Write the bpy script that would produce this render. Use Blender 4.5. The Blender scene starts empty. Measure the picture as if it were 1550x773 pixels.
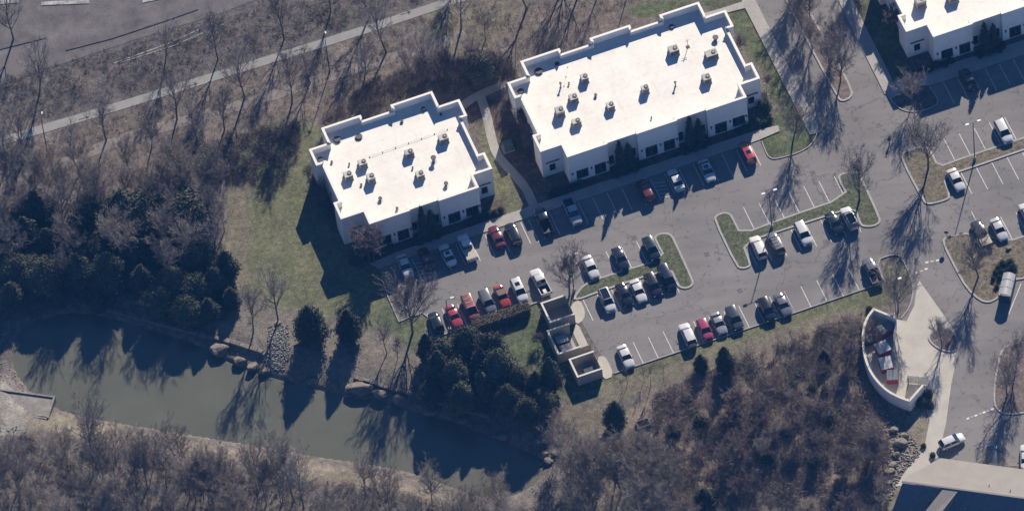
import bpy, bmesh, math, random
import numpy as np
from mathutils import Vector, Matrix
R_ = math.radians
scene = bpy.context.scene
COL = scene.collection

# ------------------------------------------------------------------ camera, sky, sun, exposure
DIST, TILT, ROLL, PPM = 1400.0, R_(38), math.atan(.12), 9.3      # metres, from nadir, roll, photo pixels per metre
_R0 = np.array([1, 0, 0.]); _U0 = np.array([0, math.cos(TILT), math.sin(TILT)]); CF = np.array([0, math.sin(TILT), -math.cos(TILT)])
CR = _R0*math.cos(ROLL)-_U0*math.sin(ROLL); CU = _U0*math.cos(ROLL)+_R0*math.sin(ROLL); CP = -CF*DIST
cam = bpy.data.cameras.new('camera'); cam_o = bpy.data.objects.new('camera', cam); COL.objects.link(cam_o)
cam.sensor_width = 36; cam.lens = 36*DIST*PPM/1550
cam.clip_start = 10; cam.clip_end = 6000
m3 = Matrix([[CR[i], CU[i], -CF[i]] for i in range(3)])
cam_o.matrix_world = Matrix.Translation(CP.tolist()) @ m3.to_4x4()
scene.camera = cam_o

TO_SUN = Vector((.538, 1.57, 1.0)).normalized()
world = bpy.data.worlds.new('World'); scene.world = world; world.use_nodes = True
wn = world.node_tree; bg = wn.nodes['Background']
sky = wn.nodes.new('ShaderNodeTexSky'); sky.sky_type = 'NISHITA'; sky.sun_disc = False
sky.sun_elevation = math.asin(TO_SUN.z); sky.sun_rotation = math.atan2(TO_SUN.x, TO_SUN.y)
sky.air_density = .6; sky.dust_density = 0.0; sky.ozone_density = 9.0
wn.links.new(sky.outputs[0], bg.inputs[0]); bg.inputs[1].default_value = .085
sl = bpy.data.lights.new('sun', 'SUN'); sl.energy = 5.0; sl.angle = R_(.53); sl.color = (1, .905, .78)
so = bpy.data.objects.new('sun', sl); COL.objects.link(so); so.rotation_euler = TO_SUN.to_track_quat('Z', 'Y').to_euler()
so.location = TO_SUN*300
vs = scene.view_settings; vs.view_transform = 'Standard'; vs.look = 'None'; vs.gamma = 1; vs.use_curve_mapping = False
vs.exposure = .86

# ------------------------------------------------------------------ helpers
def P(px, py, z=0.):
    d = CF*DIST*PPM+CR*(px-775)-CU*(py-386.5)
    return CP+d*((z-CP[2])/d[2])
def V(px, py, z=0.): return Vector(P(px, py, z).tolist())
ANG = R_(14.8)                                    # direction of the parking rows and the buildings
AX = Vector((math.cos(ANG), math.sin(ANG), 0)); BX = Vector((-math.sin(ANG), math.cos(ANG), 0))   # along rows, away

def tag(o, label=None, cat=None, group=None, kind=None):
    for k, v in (('label', label), ('category', cat), ('group', group), ('kind', kind)):
        if v: o[k] = v
    return o
def empty(name, loc, rz=0, **k):
    o = bpy.data.objects.new(name, None); COL.objects.link(o); o.location = loc; o.rotation_euler[2] = rz; o.empty_display_size = .3
    return tag(o, **k)
def link(name, me, parent=None, loc=None, rz=0, **k):
    o = bpy.data.objects.new(name, me); COL.objects.link(o)
    if parent: o.parent = parent
    if loc is not None: o.location = loc
    if rz: o.rotation_euler[2] = rz
    return tag(o, **k)
def copy_tree(o, parent=None):
    c = o.copy(); COL.objects.link(c); c.parent = parent
    for ch in list(o.children): copy_tree(ch, c)
    return c

class MB:
    def __init__(s): s.v = []; s.f = []; s.m = []
    def add(s, vs, fs, mi=0):
        n = len(s.v); s.v += [tuple(p) for p in vs]; s.f += [tuple(i+n for i in f) for f in fs]; s.m += [mi]*len(fs)
    def box(s, x0, x1, y0, y1, z0, z1, mi=0):
        s.add([(x, y, z) for z in (z0, z1) for y in (y0, y1) for x in (x0, x1)],
              [(0, 2, 3, 1), (4, 5, 7, 6), (0, 1, 5, 4), (2, 6, 7, 3), (0, 4, 6, 2), (1, 3, 7, 5)], mi)
    def prism(s, pts, z0, z1, mi=0, bottom=False):
        n = len(pts); vs = [(p[0], p[1], z0) for p in pts]+[(p[0], p[1], z1) for p in pts]
        fs = [(i, (i+1) % n, n+(i+1) % n, n+i) for i in range(n)]+[tuple(range(n, 2*n))]
        if bottom: fs.append(tuple(reversed(range(n))))
        s.add(vs, fs, mi)
    def tube(s, pts, rad, n=6, mi=0, cap=True):
        pts = [Vector(p) for p in pts]; base = len(s.v); k = len(pts)
        for i, p in enumerate(pts):
            d = (pts[min(i+1, k-1)]-pts[max(i-1, 0)]).normalized()
            u = d.orthogonal().normalized(); w = d.cross(u)
            r = rad[i] if isinstance(rad, (list, tuple)) else rad
            for j in range(n):
                a = 2*math.pi*j/n; s.v.append(tuple(p+u*(r*math.cos(a))+w*(r*math.sin(a))))
        for i in range(k-1):
            for j in range(n):
                a, b = base+i*n+j, base+i*n+(j+1) % n
                s.f.append((a, b, b+n, a+n)); s.m.append(mi)
        if cap: s.f.append(tuple(base+(k-1)*n+j for j in range(n))); s.m.append(mi)
    def build(s, name, mat, parent=None, smooth=False, bevel=0, loc=None, rz=0, **k):
        me = s.mesh(name, mat, smooth)
        o = link(name, me, parent, loc, rz, **k)
        if bevel:
            md = o.modifiers.new('bevel', 'BEVEL'); md.width = bevel; md.segments = 2; md.limit_method = 'ANGLE'
        return o
    def mesh(s, name, mat, smooth=False):
        me = bpy.data.meshes.new(name); me.from_pydata(s.v, [], s.f)
        for mm in (mat if isinstance(mat, (list, tuple)) else [mat]): me.materials.append(mm)
        if len(set(s.m)) > 1: me.polygons.foreach_set('material_index', s.m)
        if smooth: me.polygons.foreach_set('use_smooth', [True]*len(me.polygons))
        me.update(); return me

def fast_mesh(name, verts, faces, mat, smooth=False):
    verts = np.asarray(verts, np.float32); faces = np.asarray(faces, np.int32); k = faces.shape[1]
    me = bpy.data.meshes.new(name); me.vertices.add(len(verts)); me.vertices.foreach_set('co', verts.ravel())
    me.loops.add(faces.size); me.loops.foreach_set('vertex_index', faces.ravel())
    me.polygons.add(len(faces)); me.polygons.foreach_set('loop_start', np.arange(0, faces.size, k, dtype=np.int32))
    if smooth: me.polygons.foreach_set('use_smooth', np.ones(len(faces), bool))
    me.materials.append(mat); me.update(calc_edges=True); return me

def chaikin(pts, it=2, closed=True):
    pts = [np.array(p, float) for p in pts]
    for _ in range(it):
        out = []; n = len(pts); rng = range(n if closed else n-1)
        if not closed: out.append(pts[0])
        for i in rng:
            a, b = pts[i], pts[(i+1) % n]; out += [a*.75+b*.25, a*.25+b*.75]
        if not closed: out.append(pts[-1])
        pts = out
    return pts
def area(p): return sum(p[i][0]*p[(i+1) % len(p)][1]-p[(i+1) % len(p)][0]*p[i][1] for i in range(len(p)))/2
def offset(pts, d, closed=True):
    """shift a polyline to its left by d (mitred)"""
    n = len(pts); out = []
    for i in range(n):
        p = np.array(pts[i][:2], float)
        a = np.array(pts[i-1][:2], float) if (closed or i > 0) else None
        b = np.array(pts[(i+1) % n][:2], float) if (closed or i < n-1) else None
        ns = []
        for u, w in ((a, p), (p, b)):
            if u is None or w is None: continue
            t = w-u; t /= max(np.linalg.norm(t), 1e-9); ns.append(np.array([-t[1], t[0]]))
        if len(ns) == 2:
            m = ns[0]+ns[1]; m /= max(np.linalg.norm(m), 1e-6); k = d/max(m @ ns[0], .35)
        else: m = ns[0]; k = d
        out.append(p+m*k)
    return out
def px_poly(pts, z=0., it=0):
    q = [P(x, y, z)[:2] for x, y in pts]
    return chaikin(q, it) if it else q
def ribbon(mb, pts, w0, w1, z0, z1, closed=True, mi=0):
    """solid strip between offsets w0 and w1 of a line"""
    a = offset(pts, w0, closed); b = offset(pts, w1, closed); n = len(pts)
    for i in range(n if closed else n-1):
        j = (i+1) % n
        q = [a[i], a[j], b[j], b[i]]
        vs = [(p[0], p[1], z) for z in (z0, z1) for p in q]
        fs = [(4, 5, 6, 7), (0, 1, 5, 4), (2, 3, 7, 6)]
        if not closed and i == 0: fs.append((3, 0, 4, 7))
        if not closed and i == n-2: fs.append((1, 2, 6, 5))
        mb.add(vs, fs, mi)
def inside(poly, X, Y):
    r = np.zeros(X.shape, bool); n = len(poly)
    for i in range(n):
        x0, y0 = poly[i][:2]; x1, y1 = poly[(i+1) % n][:2]
        c = ((y0 > Y) != (y1 > Y)) & (X < (x1-x0)*(Y-y0)/((y1-y0) if y1 != y0 else 1e-9)+x0)
        r ^= c
    return r
def edge_dist(poly, X, Y):
    d = np.full(X.shape, 1e9); n = len(poly)
    for i in range(n):
        a = np.array(poly[i][:2]); b = np.array(poly[(i+1) % n][:2]); e = b-a; L = e @ e+1e-9
        t = np.clip(((X-a[0])*e[0]+(Y-a[1])*e[1])/L, 0, 1)
        d = np.minimum(d, np.hypot(X-a[0]-t*e[0], Y-a[1]-t*e[1]))
    return d

# ------------------------------------------------------------------ materials
MATS = {}
def mat(name, col, rough=.85, var=.15, scale=3., bump=0., bscale=40., metal=0., spec=.35, obvar=0., fine=0., sub=None):
    if name in MATS: return MATS[name]
    m = bpy.data.materials.new(name); m.use_nodes = True; nt = m.node_tree; b = nt.nodes['Principled BSDF']
    b.inputs['Roughness'].default_value = rough; b.inputs['Metallic'].default_value = metal; b.inputs['Specular IOR Level'].default_value = spec
    N = nt.nodes.new; L = nt.links.new
    tc = N('ShaderNodeTexCoord'); geo = N('ShaderNodeNewGeometry')
    co = geo.outputs['Position']
    no = N('ShaderNodeTexNoise'); no.inputs['Scale'].default_value = scale; no.inputs['Detail'].default_value = 5; no.inputs['Roughness'].default_value = .65
    L(co, no.inputs['Vector'])
    mr = N('ShaderNodeMapRange'); mr.inputs[1].default_value = .3; mr.inputs[2].default_value = .7; mr.inputs[3].default_value = 1-var; mr.inputs[4].default_value = 1+var
    L(no.outputs[0], mr.inputs[0]); fac = mr.outputs[0]
    if fine:
        n2 = N('ShaderNodeTexNoise'); n2.inputs['Scale'].default_value = 6.; n2.inputs['Detail'].default_value = 3; L(co, n2.inputs['Vector'])
        m2 = N('ShaderNodeMapRange'); m2.inputs[1].default_value = .35; m2.inputs[2].default_value = .65; m2.inputs[3].default_value = 1-fine; m2.inputs[4].default_value = 1+fine
        L(n2.outputs[0], m2.inputs[0]); mu = N('ShaderNodeMath'); mu.operation = 'MULTIPLY'; L(fac, mu.inputs[0]); L(m2.outputs[0], mu.inputs[1]); fac = mu.outputs[0]
    if obvar:
        oi = N('ShaderNodeObjectInfo'); m3_ = N('ShaderNodeMapRange'); m3_.inputs[3].default_value = 1-obvar; m3_.inputs[4].default_value = 1+obvar
        L(oi.outputs['Random'], m3_.inputs[0]); mu = N('ShaderNodeMath'); mu.operation = 'MULTIPLY'; L(fac, mu.inputs[0]); L(m3_.outputs[0], mu.inputs[1]); fac = mu.outputs[0]
    mx = N('ShaderNodeVectorMath'); mx.operation = 'SCALE'; mx.inputs[0].default_value = col; L(fac, mx.inputs['Scale'])
    L(mx.outputs[0], b.inputs['Base Color'])
    if bump:
        n3 = N('ShaderNodeTexNoise'); n3.inputs['Scale'].default_value = bscale; n3.inputs['Detail'].default_value = 4; L(co, n3.inputs['Vector'])
        bp = N('ShaderNodeBump'); bp.inputs['Strength'].default_value = bump; bp.inputs['Distance'].default_value = .1; L(n3.outputs[0], bp.inputs['Height']); L(bp.outputs[0], b.inputs['Normal'])
    MATS[name] = m; return m
def paint(name, col, metal=.25, rough=.18):
    m = mat('car_paint_'+name, col, rough, .04, 2., metal=metal, spec=.5)
    m.node_tree.nodes['Principled BSDF'].inputs['Coat Weight'].default_value = .6
    m.node_tree.nodes['Principled BSDF'].inputs['Coat Roughness'].default_value = .03
    return m

M_roof = None
M_parapet = mat('cream_stucco', (.52, .50, .45), .8, .06, .8, bump=.1)
M_coping = mat('coping_metal', (.585, .56, .50), .5, .04, 1.)
M_wall = mat('stucco_wall', (.78, .73, .65), .85, .06, .8, bump=.1)
M_glass = mat('window_glass', (.012, .016, .02), .06, .1, .6, spec=.7)
M_frame = mat('aluminium_frame', (.17, .165, .16), .45, .1, 2., metal=.5)
M_asphalt = None
M_conc = mat('concrete', (.30, .285, .26), .9, .10, .5, bump=.15, fine=.08)
M_walk = mat('sidewalk_concrete', (.28, .265, .24), .9, .12, .6, fine=.10)
M_kerb = mat('kerb_concrete', (.28, .268, .25), .9, .16, .9, fine=.12)
M_line = mat('white_line_paint', (.50, .49, .48), .8, .18, 2.5, fine=.15)
M_bark = mat('bark', (.12, .10, .092), .95, .2, 4., obvar=.2)
M_twig = mat('bare_twigs', (.215, .185, .17), .95, .2, 1., obvar=.28)
M_twig_red = mat('reddish_twigs', (.20, .152, .142), .95, .2, 1., obvar=.2)
M_twig_pale = mat('pale_twigs', (.24, .203, .172), .95, .2, 1., obvar=.25)
M_ever = mat('evergreen_leaves', (.048, .054, .036), .8, .5, .7, obvar=.35)
M_pine = mat('pine_needles', (.075, .08, .05), .85, .5, .6, obvar=.3)
M_shrub = mat('dark_shrub_leaves', (.03, .042, .022), .7, .4, 1.2, obvar=.2)
M_hedge = mat('clipped_hedge_leaves', (.20, .17, .115), .9, .3, 2.)
M_metal = mat('galvanised_metal', (.34, .34, .33), .5, .12, 2., metal=.4)
M_dark = mat('dark_metal', (.03, .03, .03), .5, .1, 2.)
M_unit = mat('air_conditioner_casing', (.36, .345, .31), .6, .2, 1.5, obvar=.25)
M_rubber = mat('tyre_rubber', (.018, .018, .018), .85, .1, 4.)
M_rim = mat('wheel_rim', (.45, .45, .46), .35, .1, 3., metal=.7)
M_head = mat('headlight_lens', (.6, .62, .64), .1, .05, 2., spec=.8)
M_tail = mat('tail_light_lens', (.28, .012, .012), .2, .05, 2., spec=.6)
M_cglass = mat('car_glass', (.012, .015, .02), .05, .05, 1., spec=.75)
M_trim = mat('black_trim', (.02, .02, .02), .6, .05, 1.)
M_rock = mat('boulder_rock', (.15, .13, .108), .95, .45, 1.6, bump=.9, bscale=6.)
M_stone = mat('pale_riprap', (.205, .195, .178), .95, .5, 3.)
M_block = mat('tan_block_wall', (.36, .33, .27), .9, .1, 1., bump=.15)
M_cap = mat('pale_wall_cap', (.50, .475, .41), .9, .08, 1.)

def roof_mat():
    m = bpy.data.materials.new('white_roof_membrane'); m.use_nodes = True; nt = m.node_tree; b = nt.nodes['Principled BSDF']; N = nt.nodes.new; L = nt.links.new
    b.inputs['Roughness'].default_value = .6; b.inputs['Specular IOR Level'].default_value = .3
    tc = N('ShaderNodeTexCoord'); co = tc.outputs['Object']
    def noise(sc, det, lo, hi, a, c, sx=(1, 1, 1)):
        mp = N('ShaderNodeMapping'); mp.inputs['Scale'].default_value = sx; L(co, mp.inputs[0])
        n = N('ShaderNodeTexNoise'); n.inputs['Scale'].default_value = sc; n.inputs['Detail'].default_value = det; n.inputs['Roughness'].default_value = .6; L(mp.outputs[0], n.inputs['Vector'])
        r = N('ShaderNodeMapRange'); r.inputs[1].default_value = lo; r.inputs[2].default_value = hi; r.inputs[3].default_value = a; r.inputs[4].default_value = c; L(n.outputs[0], r.inputs[0]); return r.outputs[0]
    def mul(a, c):
        q = N('ShaderNodeMath'); q.operation = 'MULTIPLY'; L(a, q.inputs[0]); L(c, q.inputs[1]); return q.outputs[0]
    f = mul(noise(.22, 5, .3, .7, .90, 1.06), noise(1.4, 5, .35, .65, .96, 1.03))
    f = mul(f, noise(.5, 3, .60, .74, 1., .88)); f = mul(f, noise(.8, 4, .62, .72, 1., .9, (1, .12, 1)))
    br = N('ShaderNodeTexBrick'); br.inputs['Color1'].default_value = (1, 1, 1, 1); br.inputs['Color2'].default_value = (.975, .975, .975, 1); br.inputs['Mortar'].default_value = (.86, .85, .83, 1); br.inputs['Scale'].default_value = 1
    br.inputs['Mortar Size'].default_value = .035; br.inputs['Brick Width'].default_value = 9.; br.inputs['Row Height'].default_value = 2.4; L(co, br.inputs['Vector'])
    mx = N('ShaderNodeVectorMath'); mx.operation = 'SCALE'; L(br.outputs['Color'], mx.inputs[0]); L(f, mx.inputs['Scale'])
    m2 = N('ShaderNodeVectorMath'); m2.operation = 'MULTIPLY'; m2.inputs[1].default_value = (.635, .602, .535); L(mx.outputs[0], m2.inputs[0]); L(m2.outputs[0], b.inputs['Base Color'])
    return m
M_roof = roof_mat()
def asphalt_mat():
    m = bpy.data.materials.new('worn_asphalt'); m.use_nodes = True; nt = m.node_tree; b = nt.nodes['Principled BSDF']; N = nt.nodes.new; L = nt.links.new
    b.inputs['Roughness'].default_value = .92; b.inputs['Specular IOR Level'].default_value = .25
    geo = N('ShaderNodeNewGeometry'); co = geo.outputs['Position']
    def noise(sc, det, lo, hi, a, bb, sx=(1, 1, 1), rot=0):
        mp = N('ShaderNodeMapping'); mp.inputs['Scale'].default_value = sx; mp.inputs['Rotation'].default_value[2] = rot; L(co, mp.inputs[0])
        n = N('ShaderNodeTexNoise'); n.inputs['Scale'].default_value = sc; n.inputs['Detail'].default_value = det; L(mp.outputs[0], n.inputs['Vector'])
        r = N('ShaderNodeMapRange'); r.inputs[1].default_value = lo; r.inputs[2].default_value = hi; r.inputs[3].default_value = a; r.inputs[4].default_value = bb; L(n.outputs[0], r.inputs[0]); return r.outputs[0]
    def mul(a, c):
        q = N('ShaderNodeMath'); q.operation = 'MULTIPLY'; L(a, q.inputs[0]); L(c, q.inputs[1]); return q.outputs[0]
    f = noise(.08, 5, .3, .7, .85, 1.13)
    f = mul(f, noise(9, 4, .3, .7, .88, 1.12))
    f = mul(f, noise(.35, 4, .35, .65, .93, 1.07, (.16, 1.3, 1), -ANG))       # tyre streaks along the aisles
    # oil spots
    f = mul(f, noise(1.1, 2, .61, .72, 1., .66))
    # cracks
    vo = N('ShaderNodeTexVoronoi'); vo.feature = 'DISTANCE_TO_EDGE'; vo.inputs['Scale'].default_value = .085
    n4 = N('ShaderNodeTexNoise'); n4.inputs['Scale'].default_value = .5; n4.inputs['Detail'].default_value = 4; L(co, n4.inputs['Vector'])
    ad = N('ShaderNodeVectorMath'); ad.operation = 'MULTIPLY_ADD'; ad.inputs[1].default_value = (5, 5, 0); L(n4.outputs['Color'], ad.inputs[0]); L(co, ad.inputs[2]); L(ad.outputs[0], vo.inputs['Vector'])
    r = N('ShaderNodeMapRange'); r.inputs[1].default_value = .0; r.inputs[2].default_value = .011; r.inputs[3].default_value = .62; r.inputs[4].default_value = 1.; L(vo.outputs['Distance'], r.inputs[0])
    f = mul(f, r.outputs[0])
    mx = N('ShaderNodeVectorMath'); mx.operation = 'SCALE'; mx.inputs[0].default_value = (.162, .152, .144); L(f, mx.inputs['Scale']); L(mx.outputs[0], b.inputs['Base Color'])
    bp = N('ShaderNodeBump'); bp.inputs['Strength'].default_value = .15; nb = N('ShaderNodeTexNoise'); nb.inputs['Scale'].default_value = 30; L(co, nb.inputs['Vector']); L(nb.outputs[0], bp.inputs['Height']); L(bp.outputs[0], b.inputs['Normal'])
    return m
M_asphalt = asphalt_mat()

def ground_mat():
    m = bpy.data.materials.new('ground_cover'); m.use_nodes = True; nt = m.node_tree; b = nt.nodes['Principled BSDF']; N = nt.nodes.new; L = nt.links.new
    b.inputs['Roughness'].default_value = 1; b.inputs['Specular IOR Level'].default_value = .1
    at = N('ShaderNodeAttribute'); at.attribute_name = 'zone'
    geo = N('ShaderNodeNewGeometry'); co = geo.outputs['Position']; f = None
    for sc, det, lo, hi in ((.18, 5, .70, 1.28), (1.1, 5, .62, 1.36), (5, 4, .5, 1.5)):
        n = N('ShaderNodeTexNoise'); n.inputs['Scale'].default_value = sc; n.inputs['Detail'].default_value = det; n.inputs['Roughness'].default_value = .7; L(co, n.inputs['Vector'])
        r = N('ShaderNodeMapRange'); r.inputs[1].default_value = .3; r.inputs[2].default_value = .7; r.inputs[3].default_value = lo; r.inputs[4].default_value = hi; L(n.outputs[0], r.inputs[0])
        if f is None: f = r.outputs[0]
        else:
            q = N('ShaderNodeMath'); q.operation = 'MULTIPLY'; L(f, q.inputs[0]); L(r.outputs[0], q.inputs[1]); f = q.outputs[0]
    # patches of drier, browner turf and litter
    n = N('ShaderNodeTexNoise'); n.inputs['Scale'].default_value = .55; n.inputs['Detail'].default_value = 6; n.inputs['Roughness'].default_value = .75; L(co, n.inputs['Vector'])
    r = N('ShaderNodeMapRange'); r.inputs[1].default_value = .45; r.inputs[2].default_value = .68; r.inputs[3].default_value = 0; r.inputs[4].default_value = .5; L(n.outputs[0], r.inputs[0])
    mix = N('ShaderNodeMix'); mix.data_type = 'RGBA'; mix.inputs['B'].default_value = (.145, .12, .095, 1); L(r.outputs[0], mix.inputs['Factor']); L(at.outputs['Color'], mix.inputs['A'])
    mx = N('ShaderNodeVectorMath'); mx.operation = 'SCALE'; L(mix.outputs['Result'], mx.inputs[0]); L(f, mx.inputs['Scale']); L(mx.outputs[0], b.inputs['Base Color'])
    bp = N('ShaderNodeBump'); bp.inputs['Strength'].default_value = .7; bp.inputs['Distance'].default_value = .12; nb = N('ShaderNodeTexNoise'); nb.inputs['Scale'].default_value = 5; nb.inputs['Detail'].default_value = 6; L(co, nb.inputs['Vector']); L(nb.outputs[0], bp.inputs['Height']); L(bp.outputs[0], b.inputs['Normal'])
    return m
M_ground = ground_mat()

# ------------------------------------------------------------------ ground sheet with pond basin
WATER_Z = -1.5
POND = px_poly([(20, 524), (30, 502), (64, 484), (112, 470), (200, 490), (300, 522), (335, 542), (375, 560), (425, 574), (470, 586), (505, 594), (540, 604),
    (575, 606), (622, 622), (680, 636), (740, 660), (800, 684), (826, 700), (818, 722), (800, 740), (770, 752), (735, 754), (690, 740), (640, 718), (560, 702),
    (480, 691), (420, 679), (330, 665), (250, 651), (200, 643), (130, 631), (84, 618), (50, 596), (28, 570), (17, 546)], WATER_Z, 2)
C = {'litter': (.13, .105, .092), 'pink': (.126, .106, .09), 'grey': (.092, .083, .078), 'woods': (.115, .10, .09), 'lawn': (.106, .112, .060), 'lawn2': (.072, .088, .044), 'dry': (.135, .122, .088),
     'mulch': (.075, .055, .045), 'straw': (.185, .16, .12), 'bank': (.145, .13, .108), 'brush': (.155, .128, .10), 'gravel': (.25, .235, .21)}
ZONES = [
 ('grey', [(-20, 250), (-20, -40), (700, -60), (700, 0)]),
 ('pink', [(0, 225), (700, 5), (980, 0), (960, 20), (780, 95), (700, 130), (470, 210), (300, 260), (0, 310)]),
 ('dry', [(640, 0), (790, 0), (760, 60), (690, 85), (640, 60)]),
 ('lawn', [(345, 235), (400, 190), (480, 185), (520, 210), (560, 330), (600, 400), (620, 480), (660, 530), (600, 520), (540, 490), (450, 480), (400, 470), (360, 440), (345, 370)]),
 ('dry', [(330, 300), (372, 260), (385, 330), (372, 420), (395, 455), (350, 460), (330, 400)]),
 ('bank', [(360, 440), (420, 465), (540, 490), (610, 515), (650, 560), (700, 600), (700, 650), (560, 620), (400, 580), (320, 545)]),
 ('lawn2', [(590, 450), (650, 475), (662, 520), (640, 535), (600, 515), (560, 480)]),
 ('lawn2', [(640, 500), (800, 455), (830, 470), (870, 560), (930, 570), (940, 590), (880, 615), (840, 600), (800, 560), (700, 540), (650, 530)]),
 ('lawn', [(930, 560), (1300, 440), (1330, 400), (1375, 400), (1380, 440), (1320, 468), (1180, 512), (1060, 555), (960, 596), (900, 610)]),
 ('dry', [(900, 585), (1000, 558), (1130, 512), (1300, 462), (1300, 476), (1150, 525), (1010, 575), (915, 608)]),
 ('lawn2', [(1085, 0), (1150, 0), (1230, 180), (1240, 230), (1160, 245), (1140, 215), (1180, 150), (1130, 80), (1100, 30)]),
 ('lawn2', [(950, 0), (1130, 0), (1110, 20), (1060, 8), (1000, 25), (960, 30)]),
 ('lawn2', [(1280, 0), (1345, 0), (1370, 60), (1390, 120), (1340, 130)]),
 ('mulch', [(690, 160), (740, 150), (770, 180), (850, 260), (860, 300), (780, 300), (740, 200)]),
 ('lawn', [(725, 160), (745, 200), (770, 260), (800, 330), (740, 345), (735, 260)]),
 ('mulch', [(520, 380), (600, 350), (760, 290), (770, 320), (700, 360), (600, 390), (540, 410)]),
 ('mulch', [(830, 260), (1140, 160), (1150, 200), (1000, 255), (850, 300)]),
 ('brush', [(960, 610), (1060, 560), (1180, 515), (1310, 465), (1300, 560), (1340, 620), (1360, 700), (1340, 773), (900, 850), (850, 700)]),
 ('straw', [(940, 700), (1000, 690), (1080, 720), (1180, 730), (1250, 760), (1180, 800), (1050, 790), (980, 740)]),
 ('dry', [(840, 620), (920, 605), (900, 660), (850, 680)]),
 ('straw', [(1390, 610), (1420, 620), (1410, 690), (1370, 740), (1350, 790), (1330, 790), (1370, 660)]),
 ('dry', [(1300, 60), (1300, 60.1), (1301, 60)]),
 ('straw', [(0, 600), (60, 615), (200, 648), (420, 690), (560, 712), (690, 750), (740, 770), (560, 745), (420, 715), (200, 672), (60, 650), (0, 640)]),
 ('gravel', [(0, 560), (10, 570), (40, 600), (45, 660), (0, 690)]),
]
c0 = [P(*q)[:2] for q in ((-40, -40), (1590, -40), (-40, 813), (1590, 813))]
gx0, gx1 = min(c[0] for c in c0), max(c[0] for c in c0); gy0, gy1 = min(c[1] for c in c0), max(c[1] for c in c0)
STEP = .45
xs = np.concatenate([[-600, -400, -260, -180, -120], np.arange(gx0, gx1, STEP), [120, 180, 260, 400, 600]])
ys = np.concatenate([[-600, -400, -260, -180, -110], np.arange(gy0, gy1, STEP), [110, 180, 260, 400, 600]])
xs = np.unique(xs); ys = np.unique(ys)
GX, GY = np.meshgrid(xs, ys)
def wob(x, y, s, k=0): return (np.sin(x*s+1.3+k)*np.cos(y*s*1.17+.4-k)+.6*np.sin(x*s*2.3+y*s*1.7+k)+.35*np.sin(x*s*4.1-y*s*3.7+2*k))/1.95
def ground_z(X, Y):
    X = np.asarray(X, float); Y = np.asarray(Y, float)
    ins = inside(POND, X, Y); d = edge_dist(POND, X, Y)
    out = -.03+np.where(d < 16, -1.1*np.clip(1-(d-.4)/5.5, 0, 1)**1.6-.3*np.clip(1-d/.5, 0, 1), 0)
    return np.where(ins, WATER_Z-.25-np.clip(d, 0, 3)*.35, out)
def gz(x, y): return float(ground_z(np.array([x]), np.array([y]))[0])
def G(px, py):
    """point on the ground under a photo pixel"""
    z = 0
    for _ in range(4):
        p = P(px, py, z); z = gz(p[0], p[1])
    return Vector((p[0], p[1], z))
GZ = ground_z(GX, GY)
dP = edge_dist(POND, GX, GY); rough = np.clip((dP-.3)/4, 0, 1)
JX = GX+wob(GX, GY, .55)*.8+wob(GX, GY, 1.7, 2)*.35; JY = GY+wob(GX, GY, .6, 4)*.8+wob(GX, GY, 1.9, 7)*.35
zone = np.zeros(GX.shape+(4,), np.float32); zone[..., 3] = 1; zone[..., :3] = C['woods']
for nm, pl in ZONES:
    q = px_poly(pl, 0, 1); w = inside(q, JX, JY); e = np.clip(.5+np.where(w, 1, -1)*edge_dist(q, JX, JY)/1.6, 0, 1)[..., None]
    zone[..., :3] = zone[..., :3]*(1-e)+np.array(C[nm])*e
nx, ny = len(xs), len(ys)
idx = np.arange(nx*ny).reshape(ny, nx)
fc = np.stack([idx[:-1, :-1], idx[:-1, 1:], idx[1:, 1:], idx[1:, :-1]], -1).reshape(-1, 4)
gme = fast_mesh('ground', np.stack([GX, GY, GZ], -1).reshape(-1, 3), fc, M_ground, True)
ca = gme.color_attributes.new('zone', 'FLOAT_COLOR', 'POINT'); ca.data.foreach_set('color', zone.reshape(-1))
link('ground', gme, kind='structure')

# water
def water_mat():
    m = bpy.data.materials.new('murky_pond_water'); m.use_nodes = True; nt = m.node_tree; b = nt.nodes['Principled BSDF']; N = nt.nodes.new; L = nt.links.new
    b.inputs['Roughness'].default_value = .12; b.inputs['IOR'].default_value = 1.33; b.inputs['Subsurface Weight'].default_value = .75; b.inputs['Subsurface Radius'].default_value = (1, 1, 1); b.inputs['Subsurface Scale'].default_value = .16
    geo = N('ShaderNodeNewGeometry'); n = N('ShaderNodeTexNoise'); n.inputs['Scale'].default_value = .12; n.inputs['Detail'].default_value = 5; L(geo.outputs['Position'], n.inputs['Vector'])
    r = N('ShaderNodeValToRGB'); r.color_ramp.elements[0].position = .3; r.color_ramp.elements[0].color = (.096, .098, .074, 1); r.color_ramp.elements[1].position = .7; r.color_ramp.elements[1].color = (.118, .118, .090, 1)
    L(n.outputs[0], r.inputs[0]); L(r.outputs[0], b.inputs['Base Color'])
    nb = N('ShaderNodeTexNoise'); nb.inputs['Scale'].default_value = 2.5; nb.inputs['Detail'].default_value = 3; L(geo.outputs['Position'], nb.inputs['Vector'])
    bp = N('ShaderNodeBump'); bp.inputs['Strength'].default_value = .06; bp.inputs['Distance'].default_value = .05; L(nb.outputs[0], bp.inputs['Height']); L(bp.outputs[0], b.inputs['Normal'])
    return m
wp = offset(POND, .9 if area(POND) < 0 else -.9)
wb = MB(); wb.add([(p[0], p[1], WATER_Z) for p in wp], [tuple(range(len(wp)))]); wb.build('pond_water', water_mat(), kind='structure')

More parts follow.
